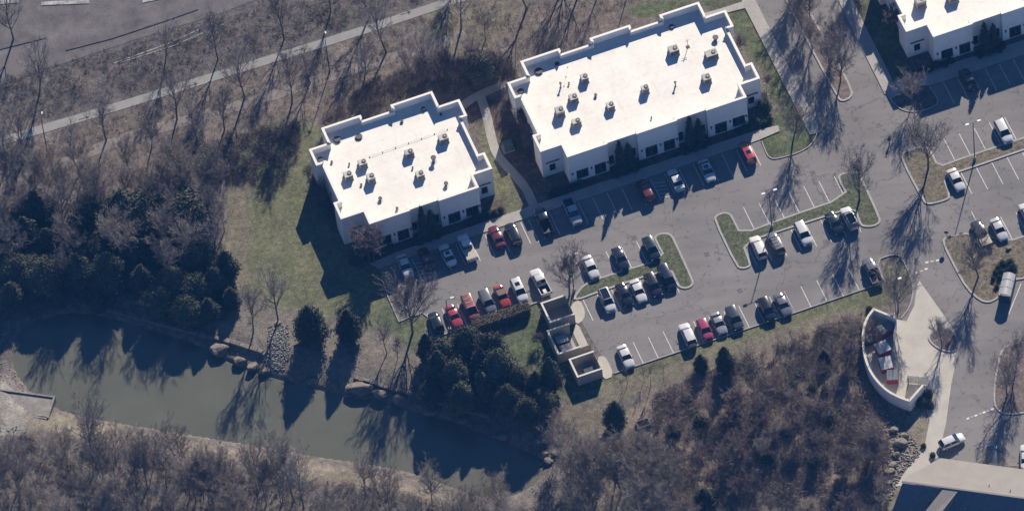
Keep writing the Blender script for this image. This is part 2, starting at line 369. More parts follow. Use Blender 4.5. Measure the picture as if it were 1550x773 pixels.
# ------------------------------------------------------------------ asphalt, sidewalks, kerbs, islands
def sheet(name, poly, z, m, parent=None, **k):
    if area(poly) < 0: poly = list(reversed(poly))
    b = MB(); b.add([(p[0], p[1], z) for p in poly], [tuple(range(len(poly)))]); return b.build(name, m, parent, **k)
def slab(name, poly, z0, z1, m, parent=None, **k):
    if area(poly) < 0: poly = list(reversed(poly))
    b = MB(); b.prism(poly, z0, z1); return b.build(name, m, parent, **k)
LOT_PX = [(574, 407), (600, 397), (730, 353), (1136, 217), (1150, 212), (1163, 240), (1178, 241), (1222, 227), (1240, 203), (1236, 186), (1143, 0), (1100, -90), (1230, -130), (1269, 0), (1340, 142),
    (1349, 152), (1362, 167), (1382, 172), (1416, 163), (1420, 152), (1408, 131), (1550, 84), (1700, 34), (1800, 300), (1800, 705), (1400, 705), (1425, 640), (1398, 560), (1364, 482), (1377, 466), (1383, 440),
    (1379, 420), (1364, 388), (1352, 385), (1330, 393), (1340, 425), (1298, 441), (1204, 473), (1028, 532), (968, 552), (926, 566), (870, 470), (874, 452), (832, 452), (652, 514), (645, 478), (620, 479), (604, 487), (588, 451)]
lot = px_poly(LOT_PX)
lot_o = sheet('parking_lot', lot, 0.0, M_asphalt, kind='structure')

def kerb(pts_px, it=0, closed=False, inner=True, parent=None, w=.17, h=.13):
    q = px_poly(pts_px)
    if it: q = chaikin(q, it, closed)
    b = MB(); ribbon(b, q, -w/2, w/2, -.08, h, closed)
    return b.build('kerb', M_kerb, parent, kind='structure')
kerb([(1153, 214), (1163, 240), (1178, 241), (1222, 227), (1238, 204), (1236, 187)], 2)
kerb([(1298, 441), (1204, 473), (1028, 532), (968, 552), (930, 565)])
kerb([(1298, 441), (1320, 433), (1338, 426), (1326, 394), (1352, 385), (1364, 388), (1379, 420), (1383, 440), (1377, 466), (1364, 482)], 1)
kerb([(577, 420), (588, 451), (604, 487), (620, 480), (640, 474), (648, 480), (655, 512), (740, 483), (832, 451)], 0)
kerb([(1338, 138), (1349, 152), (1362, 166), (1384, 171), (1416, 162), (1421, 152), (1407, 131)], 2)
kerb([(1230, -100), (1269, 0), (1299, 61.5), (1340, 143)], 0)

def island(pts_px, it=1, top='lawn2', m=None, w=.34):
    q = px_poly(pts_px); q = chaikin(q, it)
    if area(q) < 0: q = q[::-1]
    r = empty('island', (0, 0, 0)); tag(r, kind='structure')
    b = MB(); ribbon(b, q, 0, w, -.02, .14); b.build('kerb', M_kerb, r)
    inn = offset(q, w)
    sheet('island_turf', inn, .11, m or M_turf, r)
    return r
M_turf = mat('island_turf', (.078, .086, .05), 1., .5, 1.5, bump=.5, bscale=6, spec=.1, fine=.3)
M_turf_dry = mat('dry_island_turf', (.125, .108, .078), 1., .5, 1.5, bump=.5, bscale=6, spec=.1, fine=.3)
M_mulch = mat('leafy_mulch', (.135, .108, .095), 1., .35, 1., bump=.5, bscale=7, spec=.1, fine=.35)
M_bed = mat('dark_mulch_bed', (.07, .052, .042), 1., .35, 1.2, bump=.5, bscale=7, spec=.1, fine=.3)
island([(866, 452), (883.5, 429), (911, 419), (956, 405), (1005, 390.5), (991, 364), (990, 359), (996, 353.5), (1009, 352), (1018, 356), (1024, 368), (1050, 424), (1050, 432), (1040, 438), (1028, 436), (1023, 428), (1014, 407), (905, 443.5), (874.5, 455)])
island([(1080, 333), (1083, 326), (1095, 321), (1106, 323), (1111, 331), (1122, 354), (1183.5, 330.5), (1282, 297), (1268, 272), (1270, 264), (1284, 260), (1300, 261), (1308, 275), (1333, 330), (1333, 338), (1322, 344), (1306, 344), (1300, 338), (1293, 315), (1252, 328), (1179, 351.5), (1126, 369), (1136, 396), (1137, 404), (1124, 408), (1114, 404)])
island([(1363, 241), (1365, 231), (1379, 226), (1400, 221), (1410, 228), (1421, 252), (1446, 242.5), (1505, 222.5), (1550, 208), (1750, 141), (1757, 160), (1550, 228), (1454, 261), (1429, 268), (1440, 298), (1433, 304), (1406, 311), (1397, 306)], m=M_turf_dry)
island([(1425, 366), (1431, 358), (1466, 351), (1528, 364), (1550, 356.5), (1700, 307), (1740, 390), (1560, 420), (1542, 424), (1532, 424), (1515, 446), (1510, 453), (1497, 459), (1483, 456), (1462, 437), (1443.5, 404)], m=M_turf_dry)
island([(1130, -110), (1188, 0), (1267, 150), (1276, 155), (1289, 149), (1292, 138), (1269, 94.5), (1216.5, 0), (1160, -110)], 1, m=M_mulch)
island([(1402, 511), (1412, 500), (1430, 494), (1444, 500), (1453, 518), (1449, 532), (1434, 534), (1415, 526)], 2, m=M_mulch, w=.28)
island([(1501, 606), (1512, 530), (1530, 519), (1560, 516), (1590, 530), (1570, 620), (1540, 628), (1512, 626)], 2, m=M_mulch, w=.28)

# sidewalks
def walk(pts_px, z=.12, it=0, name='sidewalk', m=None):
    q = px_poly(pts_px)
    if it: q = chaikin(q, it)
    return slab(name, q, -.1, z, m or M_walk, kind='structure')
walk([(560, 399), (598, 383), (728, 338), (1000, 246), (1139, 200), (1178, 190), (1180, 199), (1150, 212), (1136, 217), (1000, 262.5), (730, 353), (600, 397), (574, 407)])
walk([(1128, 13), (1095, -55), (1110, -60), (1143, 0), (1236, 185), (1240, 200), (1226, 205), (1208, 170)])
walk([(1060, 23), (1100, 11), (1124, 3), (1132, 12), (1104, 19), (1066, 32)], .115)
walk([(1269, 0), (1220, -110), (1240, -115), (1290, 0), (1307, 35), (1340, 100), (1352, 125), (1406, 108), (1560, 58), (1720, 4), (1725, 24), (1550, 83), (1408, 130), (1380, 128), (1349, 150), (1338, 138), (1299, 61.5)])
# curving garden path between the two buildings
def path(pts_px, w, z=.03, it=2, name='path', m=None):
    q = chaikin(px_poly(pts_px), it, False); b = MB(); ribbon(b, q, -w/2, w/2, -.1, z, False); return b.build(name, m or M_walk, kind='structure')
path([(727, 145), (737, 175), (744, 210), (752, 235), (775, 260), (797, 285), (808, 312)], 1.5)
path([(690, 168), (716, 148), (740, 137), (770, 125)], 1.5, .022)
# narrow pale lane across the verge, modelled from a map overlay's route ribbon and arrows
M_lane = mat('map_lane_surface', (.215, .21, .195), .95, .1, .5, fine=.08)
M_lanek = mat('map_arrow_paint', (.04, .04, .04), .9, .15, 3.)
path([(-60, 235), (0, 214), (160, 167), (350, 108), (520, 56), (695, -2), (760, -24)], 1.75, .012, 1, 'lane', M_lane)
def arrow_mark(px, py):
    o = V(px, py, .016); b = MB(); d = (V(px+20, py-6)-V(px-20, py+6)).normalized(); n = Vector((-d.y, d.x, 0))
    f = lambda x, y: o+d*(x*1.3)+n*(y*1.3)
    b.add([f(-.7, -.07), f(.35, -.07), f(.35, .07), f(-.7, .07)], [(0, 1, 2, 3)]); b.add([f(.2, -.4), f(.75, 0), f(.2, .4), f(.35, 0)], [(0, 1, 3), (3, 1, 2)])
    b.build('map_arrow', M_lanek, kind='structure')
for q in ((127, 179), (291, 129), (452, 76), (614, 20.5)): arrow_mark(*q)
M_leafy = mat('leaf_covered_path', (.165, .142, .125), 1., .25, .6, fine=.22)
path([(-40, 300), (20, 277), (190, 207), (300, 178), (420, 142), (520, 108), (640, 74), (705, 52)], 2.2, -.012, 1, 'path', M_leafy)
# main road at the top left, with its median kerb and pale markings
M_road = mat('old_road_asphalt', (.102, .092, .088), .95, .38, .3, fine=.3)
road = [(-60, 150), (60, 108), (200, 62), (330, 22), (420, -12), (560, -60)]
rq = px_poly(road); b = MB(); ribbon(b, rq, 0, 26, -.1, .006, False); b.build('road', M_road, kind='structure')
for sg in ([(-30, 82), (70, 57)], [(100, 76), (170, 58), (240, 35), (300, 14)]):
    b = MB(); ribbon(b, px_poly(sg), -.15, .15, -.05, .12, False); b.build('road_median_kerb', mat('dirty_kerb', (.085, .078, .075), .95, .3, 1.), kind='structure')
for off in (0, 9):
    b = MB(); q = px_poly([(172+off, 96-off*.1), (250+off, 68+off*.3), (330+off, 32+off*.5)]); ribbon(b, q, -.07, .07, .0, .012, False); b.build('road_line', mat('faded_line', (.34, .32, .31), .95, .3, 2.), kind='structure')
for sg in ([(62, 9), (135, 6)], [(216, 5), (250, -2)]):
    b = MB(); ribbon(b, px_poly(sg), 0, .8, -.05, .1, False); b.build('road_edge_strip', mat('bright_concrete', (.25, .245, .23), .9, .6, .9), kind='structure')
b = MB(); ribbon(b, px_poly([(-30, 9), (28, 5)]), 0, 1.2, -.05, .1, False); b.build('road_edge_strip', mat('bright_concrete', (.25, .245, .23), .9, .6, .9), kind='structure')
# concrete service yard
walk([(1372, 486), (1384, 462), (1388, 432), (1392, 425), (1445, 500), (1453, 520), (1440, 580), (1432, 640), (1420, 690), (1385, 735), (1355, 735), (1400, 672), (1407, 636), (1396, 600), (1372, 610), (1330, 590), (1308, 550), (1303, 505), (1320, 475)], .008, 0, 'concrete_yard', mat('yard_concrete', (.36, .335, .29), .9, .12, .35, fine=.07))
# aprons at the bin enclosures
M_apron = mat('apron_concrete', (.36, .335, .285), .9, .1, .6, fine=.06)
walk([(862, 470), (868, 457), (878, 454), (886, 470), (884, 484), (872, 492)], .05, 1, 'apron', M_apron)
walk([(872, 490), (877, 494), (893, 528), (880, 530), (868, 505)], .05, 0, 'apron', M_apron)
walk([(903, 541), (912, 538), (919, 543), (930, 569), (912, 575)], .05, 1, 'apron', M_apron)
# painted stall lines
line_me = MB(); line_me.box(-.055, .055, 0, 5.0, .0005, .006); line_me = line_me.mesh('parking_line', M_line)
def stalls(p0, p1, n, away, skip=()):
    """n lines from p0 to p1 (pixels where they meet the kerb); away: do they run away from the viewer"""
    for i in range(n):
        if i in skip: continue
        t = i/(n-1); p = V(p0[0]+(p1[0]-p0[0])*t, p0[1]+(p1[1]-p0[1])*t)
        o = link('parking_line', line_me, lot_o, p, ANG+(0 if away else math.pi)); o.scale.y = random.uniform(.94, 1.0)
random.seed(4)
stalls((602, 399), (800, 333), 10, False, (8,))
stalls((788, 336.5), (941, 285), 8, False)
stalls((963, 278), (1136, 219), 9, False)
stalls((662, 508), (822, 455), 8, True)
stalls((887, 429), (1003, 391), 6, True)
stalls((882, 452), (1012, 409), 7, False)
stalls((974, 550), (1204, 474), 11, True)
stalls((1204, 474), (1326, 432), 6, True)
stalls((1142, 347), (1279, 299), 7, True)
stalls((1130, 369), (1287, 318), 8, False)
stalls((1445, 241.5), (1538, 210.5), 5, True)
stalls((1454.5, 261), (1571, 223), 6, False)
stalls((1428, 125), (1533.5, 90), 6, False)
stalls((1487, 352), (1576, 350), 2, True)
stalls((1532, 361.5), (1555, 354), 2, True)
# hatched access bays
def hatch(p, n):
    o = V(*p)
    for i in range(n):
        b = MB(); b.box(.2, 2.1, -.05, .05, .0005, .006); b.build('hatch_line', M_line, lot_o, loc=o-BX*(1.0+i*.8), rz=ANG-.25)
hatch((984, 271), 5); hatch((624, 392), 5)
def dashes(p0, p1, n, cols):
    for i in range(n):
        a = V(p0[0]+(p1[0]-p0[0])*i/(n-1), p0[1]+(p1[1]-p0[1])*i/(n-1)); d = V(*p1)-V(*p0)
        b = MB(); b.box(-.26, .26, -.17, .17, .008, .03); b.build('paver_dash', cols[i % len(cols)], lot_o, loc=a, rz=math.atan2(d.y, d.x))
M_yel = mat('worn_yellow_paint', (.42, .36, .24), .9, .2, 3.)
dashes((1403, 397), (1419, 394), 3, [M_line, M_yel]); dashes((1387, 413), (1402, 407), 3, [M_line, M_yel]); dashes((1465, 633), (1502, 619), 7, [M_line, M_kerb])
b = MB(); b.box(-.06, .06, 0, 6.5, .001, .01); b.build('parking_line', M_line, lot_o, loc=V(1527, 475), rz=math.atan2(V(1546, 428).y-V(1527, 475).y, V(1546, 428).x-V(1527, 475).x)-math.pi/2)

# ------------------------------------------------------------------ office buildings
def wall_run(mb, p, q, pi, qi, z0, h, deck, openings):
    """one straight wall from p to q (outer line; pi, qi inner ends) with openings (u0,u1,za,zb) cut out of its outer face"""
    p, q, pi, qi = [np.array(x) for x in (p, q, pi, qi)]
    L = np.linalg.norm(q-p); t = (q-p)/L; nrm = np.array([t[1], -t[0]])
    us = sorted({0., L, *[o[0] for o in openings], *[o[1] for o in openings]}); zs = sorted({z0, h, *[o[2] for o in openings], *[o[3] for o in openings]})
    W = lambda u, z, d=0.: (*(p+t*u-nrm*d), z)
    for i in range(len(us)-1):
        for j in range(len(zs)-1):
            uc, zc = (us[i]+us[i+1])/2, (zs[j]+zs[j+1])/2
            if any(o[0] < uc < o[1] and o[2] < zc < o[3] for o in openings): continue
            mb.add([W(us[i], zs[j]), W(us[i+1], zs[j]), W(us[i+1], zs[j+1]), W(us[i], zs[j+1])], [(0, 1, 2, 3)])
    D = .28
    for a, b, za, zb in openings:
        for c in ([(a, za, 0), (a, za, D), (a, zb, D), (a, zb, 0)], [(b, za, 0), (b, zb, 0), (b, zb, D), (b, za, D)], [(a, zb, 0), (a, zb, D), (b, zb, D), (b, zb, 0)], [(a, za, 0), (b, za, 0), (b, za, D), (a, za, D)]):
            mb.add([W(*k) for k in c], [(0, 1, 2, 3)])
    # parapet back and top
    mb.add([(*pi, deck-.05), (*pi, h), (*qi, h), (*qi, deck-.05)], [(0, 1, 2, 3)])
    mb.add([(*p, h), (*q, h), (*qi, h), (*pi, h)], [(0, 1, 2, 3)])
    mb.add([(*p, deck-.1), (*p, h), (*pi, h), (*pi, deck-.1)], [(0, 1, 2, 3)]); mb.add([(*q, deck-.1), (*qi, deck-.1), (*qi, h), (*q, h)], [(0, 1, 2, 3)])
    return W

def office(name, origin, outline, deck, label):
    """outline: list of (a, y, height of the wall that starts here, openings)"""
    r = empty(name, origin, ANG, label=label, cat='building')
    pts = [(o[0], o[1]) for o in outline]; inn = offset(pts, .3); n = len(pts)
    wb = MB(); cb = MB(); co = offset(pts, -.07); ci = offset(inn, .06); panes = []
    for i in range(n):
        j = (i+1) % n; h = outline[i][2]; ops = outline[i][3] if len(outline[i]) > 3 else []
        W = wall_run(wb, pts[i], pts[j], inn[i], inn[j], -.1, h, deck, ops)
        q = [co[i], co[j], ci[j], ci[i]]
        cb.add([(*p, z) for z in (h-.16, h+.06) for p in q], [(4, 5, 6, 7), (0, 1, 5, 4), (2, 3, 7, 6), (3, 0, 4, 7), (1, 2, 6, 5), (3, 2, 1, 0)])
        for o in ops: panes.append((W, o))
    wl = wb.build('wall', M_wall, r); cb.build('coping', M_coping, r)
    db = MB(); dp = offset(pts, .2); db.add([(*p, deck) for p in dp], [tuple(range(n))]); db.build('roof', M_roof, r)
    for W, (a, b, za, zb) in panes:
        door = za < .1
        g = MB(); g.add([W(a, za, .22), W(b, za, .22), W(b, zb, .22), W(a, zb, .22)], [(0, 1, 2, 3)])
        w = g.build('door' if door else 'window', M_glass, r)
        f = MB()
        def bar(u0, u1, z0, z1):
            f.add([W(u, z, d) for d in (.12, .21) for u, z in ((u0, z0), (u1, z0), (u1, z1), (u0, z1))], [(0, 1, 2, 3), (0, 4, 5, 1), (1, 5, 6, 2), (2, 6, 7, 3), (3, 7, 4, 0)])
        k = .07
        bar(a, a+k, za, zb); bar(b-k, b, za, zb); bar(a+k, b-k, zb-k, zb); bar(a+k, b-k, za, za+k)
        if b-a > 1.5: bar((a+b)/2-.03, (a+b)/2+.03, za+k, zb-k)
        if door: bar(a+k, (a+b)/2-.03, 2.1, 2.16); bar((a+b)/2+.03, b-k, 2.1, 2.16)
        f.build('frame', M_frame, w)
        if door:
            hb = MB(); hb.add([W(u, z, d) for d in (.04, .1) for u, z in (((a+b)/2+.08, .9), ((a+b)/2+.14, .9), ((a+b)/2+.14, 1.3), ((a+b)/2+.08, 1.3))], [(0, 1, 2, 3), (0, 4, 5, 1), (1, 5, 6, 2), (2, 6, 7, 3), (3, 7, 4, 0)]); hb.build('handle', M_metal, w)
    return r
def sconce(r, a, y, z=2.3):
    b = MB(); b.box(a-.1, a+.1, y-.16, y-.003, z-.22, z+.22); b.box(a-.14, a+.14, y-.2, y-.003, z+.222, z+.27); b.build('wall_lamp', M_dark, r)
def sign_board(r, a, y, w):
    b = MB(); b.box(a-w/2, a+w/2, y-.2, y-.003, 3.35, 3.55); b.build('ledge', M_frame, r)
HB, HL, HW, DK = 7.0, 6.35, 6.75, 5.5
DOORS = [(1.2, 3.3, .0, 2.7), (4.4, 6.4, .0, 2.7)]; WINB = [(1.2, 3.3, .35, 2.7), (4.4, 6.4, .0, 2.7)]; WINR = [(1.2, 3.3, .0, 2.7), (4.3, 6.5, .35, 2.7)]
SLIT = [(.25, 1.15, .5, 2.8), (4.05, 4.95, .5, 2.8)]
WING = [(1.2, 2.3, .9, 2.7)]
SIDE = [(2., 3.4, .9, 2.7), (5.2, 6.6, .9, 2.7)]
big = [(0, 0, HB, WINB), (6.9, 0, HB), (6.9, .7, HL, SLIT), (12.1, .7, HB), (12.1, 0, HB, DOORS), (19.1, 0, HB), (19.1, .7, HL, SLIT), (24.3, .7, HB), (24.3, 0, HB, WINR), (31.3, 0, HB), (31.3, 3, HW, WING),
       (34.8, 3, HW), (34.8, 6.6, HW), (33.8, 6.6, HL, SIDE), (33.8, 15, HW), (34.8, 15, HW), (34.8, 18.7, HW), (31.3, 18.7, HB), (31.3, 21.9, HB, [(1.5, 3, .9, 2.7), (4, 5.5, .9, 2.7)]), (24.4, 21.9, HB), (24.4, 21.2, HL), (19.1, 21.2, HB), (19.1, 21.9, HB),
       (12.1, 21.9, HB), (12.1, 21.2, HL), (6.7, 21.2, HB), (6.7, 21.9, HB), (-.1, 21.9, HB), (-.1, 18.7, HW), (-3.6, 18.7, HW), (-3.6, 15.2, HW), (-2.6, 15.2, HL, SIDE), (-2.6, 6.7, HW), (-3.6, 6.7, HW), (-3.6, 3, HW, WING), (0, 3, HB)]
def flat(p): return Vector((p.x, p.y, 0))
B1 = office('office_building', flat(V(859, 238, HB)), big, DK, 'long white-roofed office building with three entrance bays, nine rooftop units')
sm = [(0, 0, HB, WINB), (6.9, 0, HB), (6.9, .7, HL, SLIT), (12., .7, HB), (12., 0, HB, WINR), (18.9, 0, HB), (18.9, 3, HW, WING), (22.3, 3, HW), (22.3, 6.6, HW), (21.3, 6.6, HL, SIDE), (21.3, 15, HW), (22.3, 15, HW),
      (22.3, 18.7, HW), (18.7, 18.7, HB), (18.7, 21.9, HB, [(1.5, 3, .9, 2.7), (4, 5.5, .9, 2.7)]), (11.5, 21.9, HB), (11.5, 21.2, HL), (6.2, 21.2, HB), (6.2, 21.9, HB), (-.6, 21.9, HB), (-.6, 18.7, HW), (-3.9, 18.7, HW), (-3.9, 15.1, HW), (-2.9, 15.1, HL, SIDE), (-2.9, 6.6, HW),
      (-3.9, 6.6, HW), (-3.9, 3, HW, WING), (0, 3, HB)]
B2 = office('office_building', flat(V(559.5, 339, HB)), sm, DK, 'shorter white-roofed office building standing beside the lawn and pond')
tr = [(0, 0, HB, WINB), (6.9, 0, HB), (6.9, .7, HL, SLIT), (12.1, .7, HB), (12.1, 0, HB, DOORS), (19.1, 0, HB), (19.1, .7, HL, SLIT), (24.3, .7, HB), (24.3, 0, HB, WINR), (31.3, 0, HB), (31.3, 22, HB), (-.1, 22, HB), (-.1, 18.7, HW), (-3.6, 18.7, HW), (-3.6, 15.2, HW),
      (-2.6, 15.2, HL, SIDE), (-2.6, 6.7, HW), (-3.6, 6.7, HW), (-3.6, 3, HW, WING), (0, 3, HB)]
B3 = office('office_building', flat(V(1412.8, 56.3, HB)), tr, DK, 'white-roofed office building beyond the leaf-strewn median drive')
for r, bays in ((B1, (0, 12.1, 24.3)), (B2, (0, 12.)), (B3, (0, 12.1, 24.3))):
    for a in bays:
        for u in (.55, 3.85, 6.75 if a else 6.75): sconce(r, a+min(u, 6.7), 0)
for r in (B1, B2, B3): sign_board(r, -1.8, 3, 2.4)
sign_board(B1, 33.05, 3, 2.4); sign_board(B2, 20.6, 3, 2.4)

# rooftop units
def ac_proto(w, d, h):
    r = empty('rooftop_unit', (0, 0, 0)); b = MB()
    b.box(-w/2-.05, w/2+.05, -d/2-.05, d/2+.05, 0, .18); b.build('kerb_frame', M_metal, r)
    b = MB(); b.box(-w/2, w/2, -d/2, d/2, .182, h); b.build('casing', M_unit, r, bevel=.03)
    b = MB(); n = 16; b.prism([(w*.18+.38*math.cos(2*math.pi*i/n), .0+.38*math.sin(2*math.pi*i/n)) for i in range(n)], h+.003, h+.09); b.build('fan_grille', M_dark, r)
    b = MB(); b.prism([(w*.18+.1*math.cos(2*math.pi*i/n), .1*math.sin(2*math.pi*i/n)) for i in range(n)], h+.092, h+.12); b.build('fan_hub', M_metal, r)
    b = MB()
    for i in range(5): b.box(-w/2+.12, w/2-.12, -d/2-.025, -d/2-.002, .35+i*.14, .41+i*.14)
    b.build('louvre', M_dark, r)
    b = MB(); b.tube([(-w/2-.02, .1, .5), (-w/2-.3, .1, .5), (-w/2-.3, .1, .05)], .03, 6); b.build('pipe', M_metal, r)
    return r
def unit_at(px, py, label, s=1., rz=0):
    k = random.Random(label); r = ac_proto((2.0 if 'wide' in label else k.uniform(1.15, 1.65))*s, k.uniform(1.05, 1.4)*s, k.uniform(1.0, 1.45)*s); p = V(px, py, DK+.7); r.location = (p.x, p.y, DK); r.rotation_euler[2] = ANG+rz
    tag(r, label, 'air conditioner', 'rooftop air conditioning units')
Z3 = lambda x, y: (760+x/2.667, y/2.667)
Z5 = lambda x, y: (440+x/2.761, 120+y/2.761)
LB = 'on the long office roof'; LS = 'on the shorter office roof'
for (x, y), t in zip([(332, 315), (288, 395), (233, 452), (300, 492), (437, 427), (577, 360), (692, 203), (845, 218), (825, 317)],
    ['grey air conditioner nearest the rear parapet of the western cluster '+LB, 'middle air conditioner of the cluster of four '+LB, 'westernmost air conditioner of the cluster of four '+LB, 'small air conditioner closest to the front of the cluster '+LB,
     'tall air conditioner set apart east of the cluster '+LB, 'lone compact air conditioner in the middle of the long office roof', 'air conditioner beside the antenna near the rear parapet '+LB, 'wide air conditioner nearest the east rear corner '+LB, 'air conditioner near the east front corner '+LB]):
    unit_at(*Z3(x, y), t, .9 if 'small' in t or 'compact' in t else 1.0)
for (x, y), t in zip([(240, 400), (300, 350), (335, 413), (495, 308), (540, 397), (638, 247)],
    ['westernmost air conditioner of three '+LS, 'rear air conditioner of the western three '+LS, 'front air conditioner of the western three '+LS, 'air conditioner on the pipe run in the middle '+LS, 'air conditioner closest to the front entrance bay '+LS, 'air conditioner nearest the rear east corner '+LS]):
    unit_at(*Z5(x, y), t, .95)
unit_at(1393, 4, 'air conditioner near the west edge of the roof beyond the median drive', 1.1); unit_at(1442, -4, 'air conditioner on the rear part of the roof beyond the median drive', 1.1)
def vent_at(px, py, label, h=.6, r=.12, cap=True):
    p = V(px, py, DK); o = empty('roof_vent', p, ANG, label=label, cat='roof vent', group='roof vents and drains')
    b = MB(); b.tube([(0, 0, 0), (0, 0, h)], r, 10); b.build('pipe', M_metal, o)
    if cap: b = MB(); b.tube([(0, 0, h+.005), (0, 0, h+.12)], r*1.7, 10); b.build('cap', M_dark, o)
    b = MB(); b.tube([(0, 0, .0), (0, 0, .04)], r*2.2, 10); b.build('flashing', M_metal, o)
for i, (x, y, h, r) in enumerate([(237, 352, 1.0, .13), (700, 347, .9, .13), (862, 160, .5, .3), (148, 290, .15, .4), (222, 260, .15, .22), (685, 110, .15, .25), (378, 388, .3, .16), (75, 370, .15, .3), (270, 340, .3, .1), (603, 478, .25, .08)]):
    vent_at(*Z3(x, y), 'low metal vent or drain on the long office roof', h, r)
for i, (x, y, h, r) in enumerate([(598, 342, .9, .28), (375, 503, .35, .2), (650, 442, .45, .22), (125, 338, .15, .3), (285, 242, .15, .35), (195, 254, .2, .35), (555, 127, .25, .2), (465, 178, .2, .16), (628, 150, .2, .12), (445, 543, .3, .14), (245, 357, .25, .1), (510, 372, .25, .1), (172, 348, .2, .12), (295, 443, .2, .12)]):
    vent_at(*Z5(x, y), 'low metal vent or drain on the shorter office roof', h, r)
def roof_pipe(p0, p1, label):
    a, b_ = V(*p0, DK+.18), V(*p1, DK+.18); o = empty('gas_pipe', a-Vector((0, 0, .18)), label=label, cat='pipe')
    d = b_-a; b = MB(); b.tube([(0, 0, .18), (d.x, d.y, .18)], .02, 6); b.build('pipe', M_metal, o)
    n = int(d.length/2)
    for i in range(n+1):
        k = MB(); x, y = d.x*i/n, d.y*i/n; k.box(x-.07, x+.07, y-.07, y+.07, 0, .155); k.build('pipe_support', M_unit, o)
roof_pipe(Z5(330, 322), Z5(655, 207), 'thin gas pipe on blocks across the shorter office roof')
roof_pipe(Z3(265, 268), Z3(250, 345), 'thin pale pipe behind the unit cluster on the long office roof')
def antenna(px, py, label):
    o = empty('antenna', V(px, py, DK), ANG, label=label, cat='antenna'); b = MB(); b.tube([(0, 0, 0), (0, 0, 2.0)], .05, 6); b.build('mast', M_metal, o)
    b = MB(); b.box(-.5, .5, -.03, .03, 1.7, 1.76); b.box(-.35, .35, -.03, .03, 1.45, 1.5); b.build('crossbar', M_metal, o)
    b = MB(); b.box(-.3, .3, -.3, .3, 0, .06); b.build('base_plate', M_dark, o)
antenna(*Z3(750, 190), 'thin antenna mast standing on the long office roof')

# pitched roof building at the lower right
def pitched():
    A, Bq = V(1366, 730, 6.5), V(1550, 755, 6.5)
    d = (Bq-A); d.z = 0; L = 34; t = d.normalized(); n = Vector((-t.y, t.x, 0)); o = flat(A); rz = math.atan2(t.y, t.x)
    r = empty('hall_building', o, rz, label='hall with tan sunlit-toned roof slope and steep lower slope coloured dark for shade', cat='building')
    m_tan = mat('sunlit_roof_tan', (.20, .18, .158), .85, .08, .4, fine=.05); m_sh = mat('shaded_roof_grey', (.115, .12, .135), .9, .15, 1.5, bump=.4, bscale=8)  # light put into the roof colours: tan for sunlit slopes, blue-grey for shaded
    hz = 6.5
    b = MB(); b.add([(0, 0, hz), (L, 0, hz), (L, 7.6, 3.9), (9.0, 7.6, 3.9), (4.6, 7.6, 3.9), (1.0, 2.6, 5.6)], [(0, 1, 2, 3, 4, 5)]); b.build('roof', m_tan, r)
    # steep near slope, two panels coloured dark for shade, parted by a sunlit-toned valley strip
    b = MB(); b.add([(0, -.02, hz-.05), (6.6, -.02, hz-.05), (1.6, -10, -1.5), (-3, -10, -1.5)], [(0, 3, 2, 1)]); b.build('shingle_slope', m_sh, r)
    b = MB(); b.add([(9.0, -.02, hz-.05), (L, -.02, hz-.05), (L, -10, -1.5), (4.4, -10, -1.5)], [(0, 3, 2, 1)]); b.build('shingle_slope', m_sh, r)
    b = MB(); b.add([(6.6, 0, hz), (9.0, 0, hz), (6.2, -6, 5.6), (4.4, -10, 4.6), (1.6, -10, 4.6)], [(0, 4, 3, 2, 1)])
    b.add([(6.6, 0, hz), (6.6, -.02, hz-.06), (1.6, -10, -1.5), (1.6, -10, 4.6)], [(0, 1, 2, 3)]); b.add([(9, 0, hz), (6.2, -6, 5.6), (4.4, -10, 4.6), (4.4, -10, -1.5), (9., -.02, hz-.06)], [(0, 1, 2, 3, 4)])
    b.build('valley_roof', m_tan, r)
    b = MB(); b.box(-.15, L, .02, .32, hz+.002, hz+.12); b.build('ridge_cap', mat('ridge_cap', (.16, .15, .15), .8, .1, 2.), r)
    b = MB(); b.box(5.1, L, 6.6, 7.2, -.1, 3.95); b.build('wall', M_wall, r)
    for x, y, z, h in ((4.6, -2.2, 4.7, 1.1), (10.5, -2.5, 4.4, .9), (15.5, -2.8, 4.2, .9), (13.5, 2.2, 5.5, .6), (17, 1.6, 5.8, .6)):
        k = MB(); k.tube([(x, y, z-.3), (x, y, z+h)], .07, 8); k.build('vent_pipe', M_dark, r)
pitched()

# ------------------------------------------------------------------ bin enclosures, hedge, yard wall
def bin_box(nw, se, zt, label, gate=False):
    """walled rectangle open towards the car park; corners given as photo pixels of the wall top"""
    p, q = V(*nw, zt), V(*se, zt); d = q-p; w = d.dot(AX); dp = -d.dot(BX)
    r = empty('bin_enclosure', flat(p), ANG, label=label, cat='enclosure'); T = .25
    def wl(x0, x1, y0, y1, nm='wall'):
        b = MB(); b.box(x0, x1, y0, y1, -.1, zt-.08); o = b.build('wall', M_block, r)
        b = MB(); b.box(x0-.03, x1+.03, y0-.03, y1+.03, zt-.078, zt); b.build('cap', M_cap, o)
    wl(0, T, -dp, 0); wl(T+.06, w, -T, 0); wl(T+.06, w, -dp, -dp+T); 
    b = MB(); b.box(T, w-.1, -dp+T, -T, .01, .05); b.build('floor_slab', M_conc, r)
    g = MB()
    for i in range(12): 
        y = -dp+T+.1+i*(dp-2*T-.2)/12; g.box(w-.1, w-.04, y, y+(dp-2*T-.2)/12-.03, .1, zt-.25)
    if not gate: g.build('gate', mat('tan_gate_boards', (.30, .27, .21), .85, .12, 2.), r)
    else:
        g = MB()
        for i in range(8): g.box(w+.05+i*.22, w+.24+i*.22, -dp+.0, -dp+.06, .1, zt-.25)
        g.build('gate', mat('tan_gate_boards', (.30, .27, .21), .85, .12, 2.), r)
    return p, w, dp
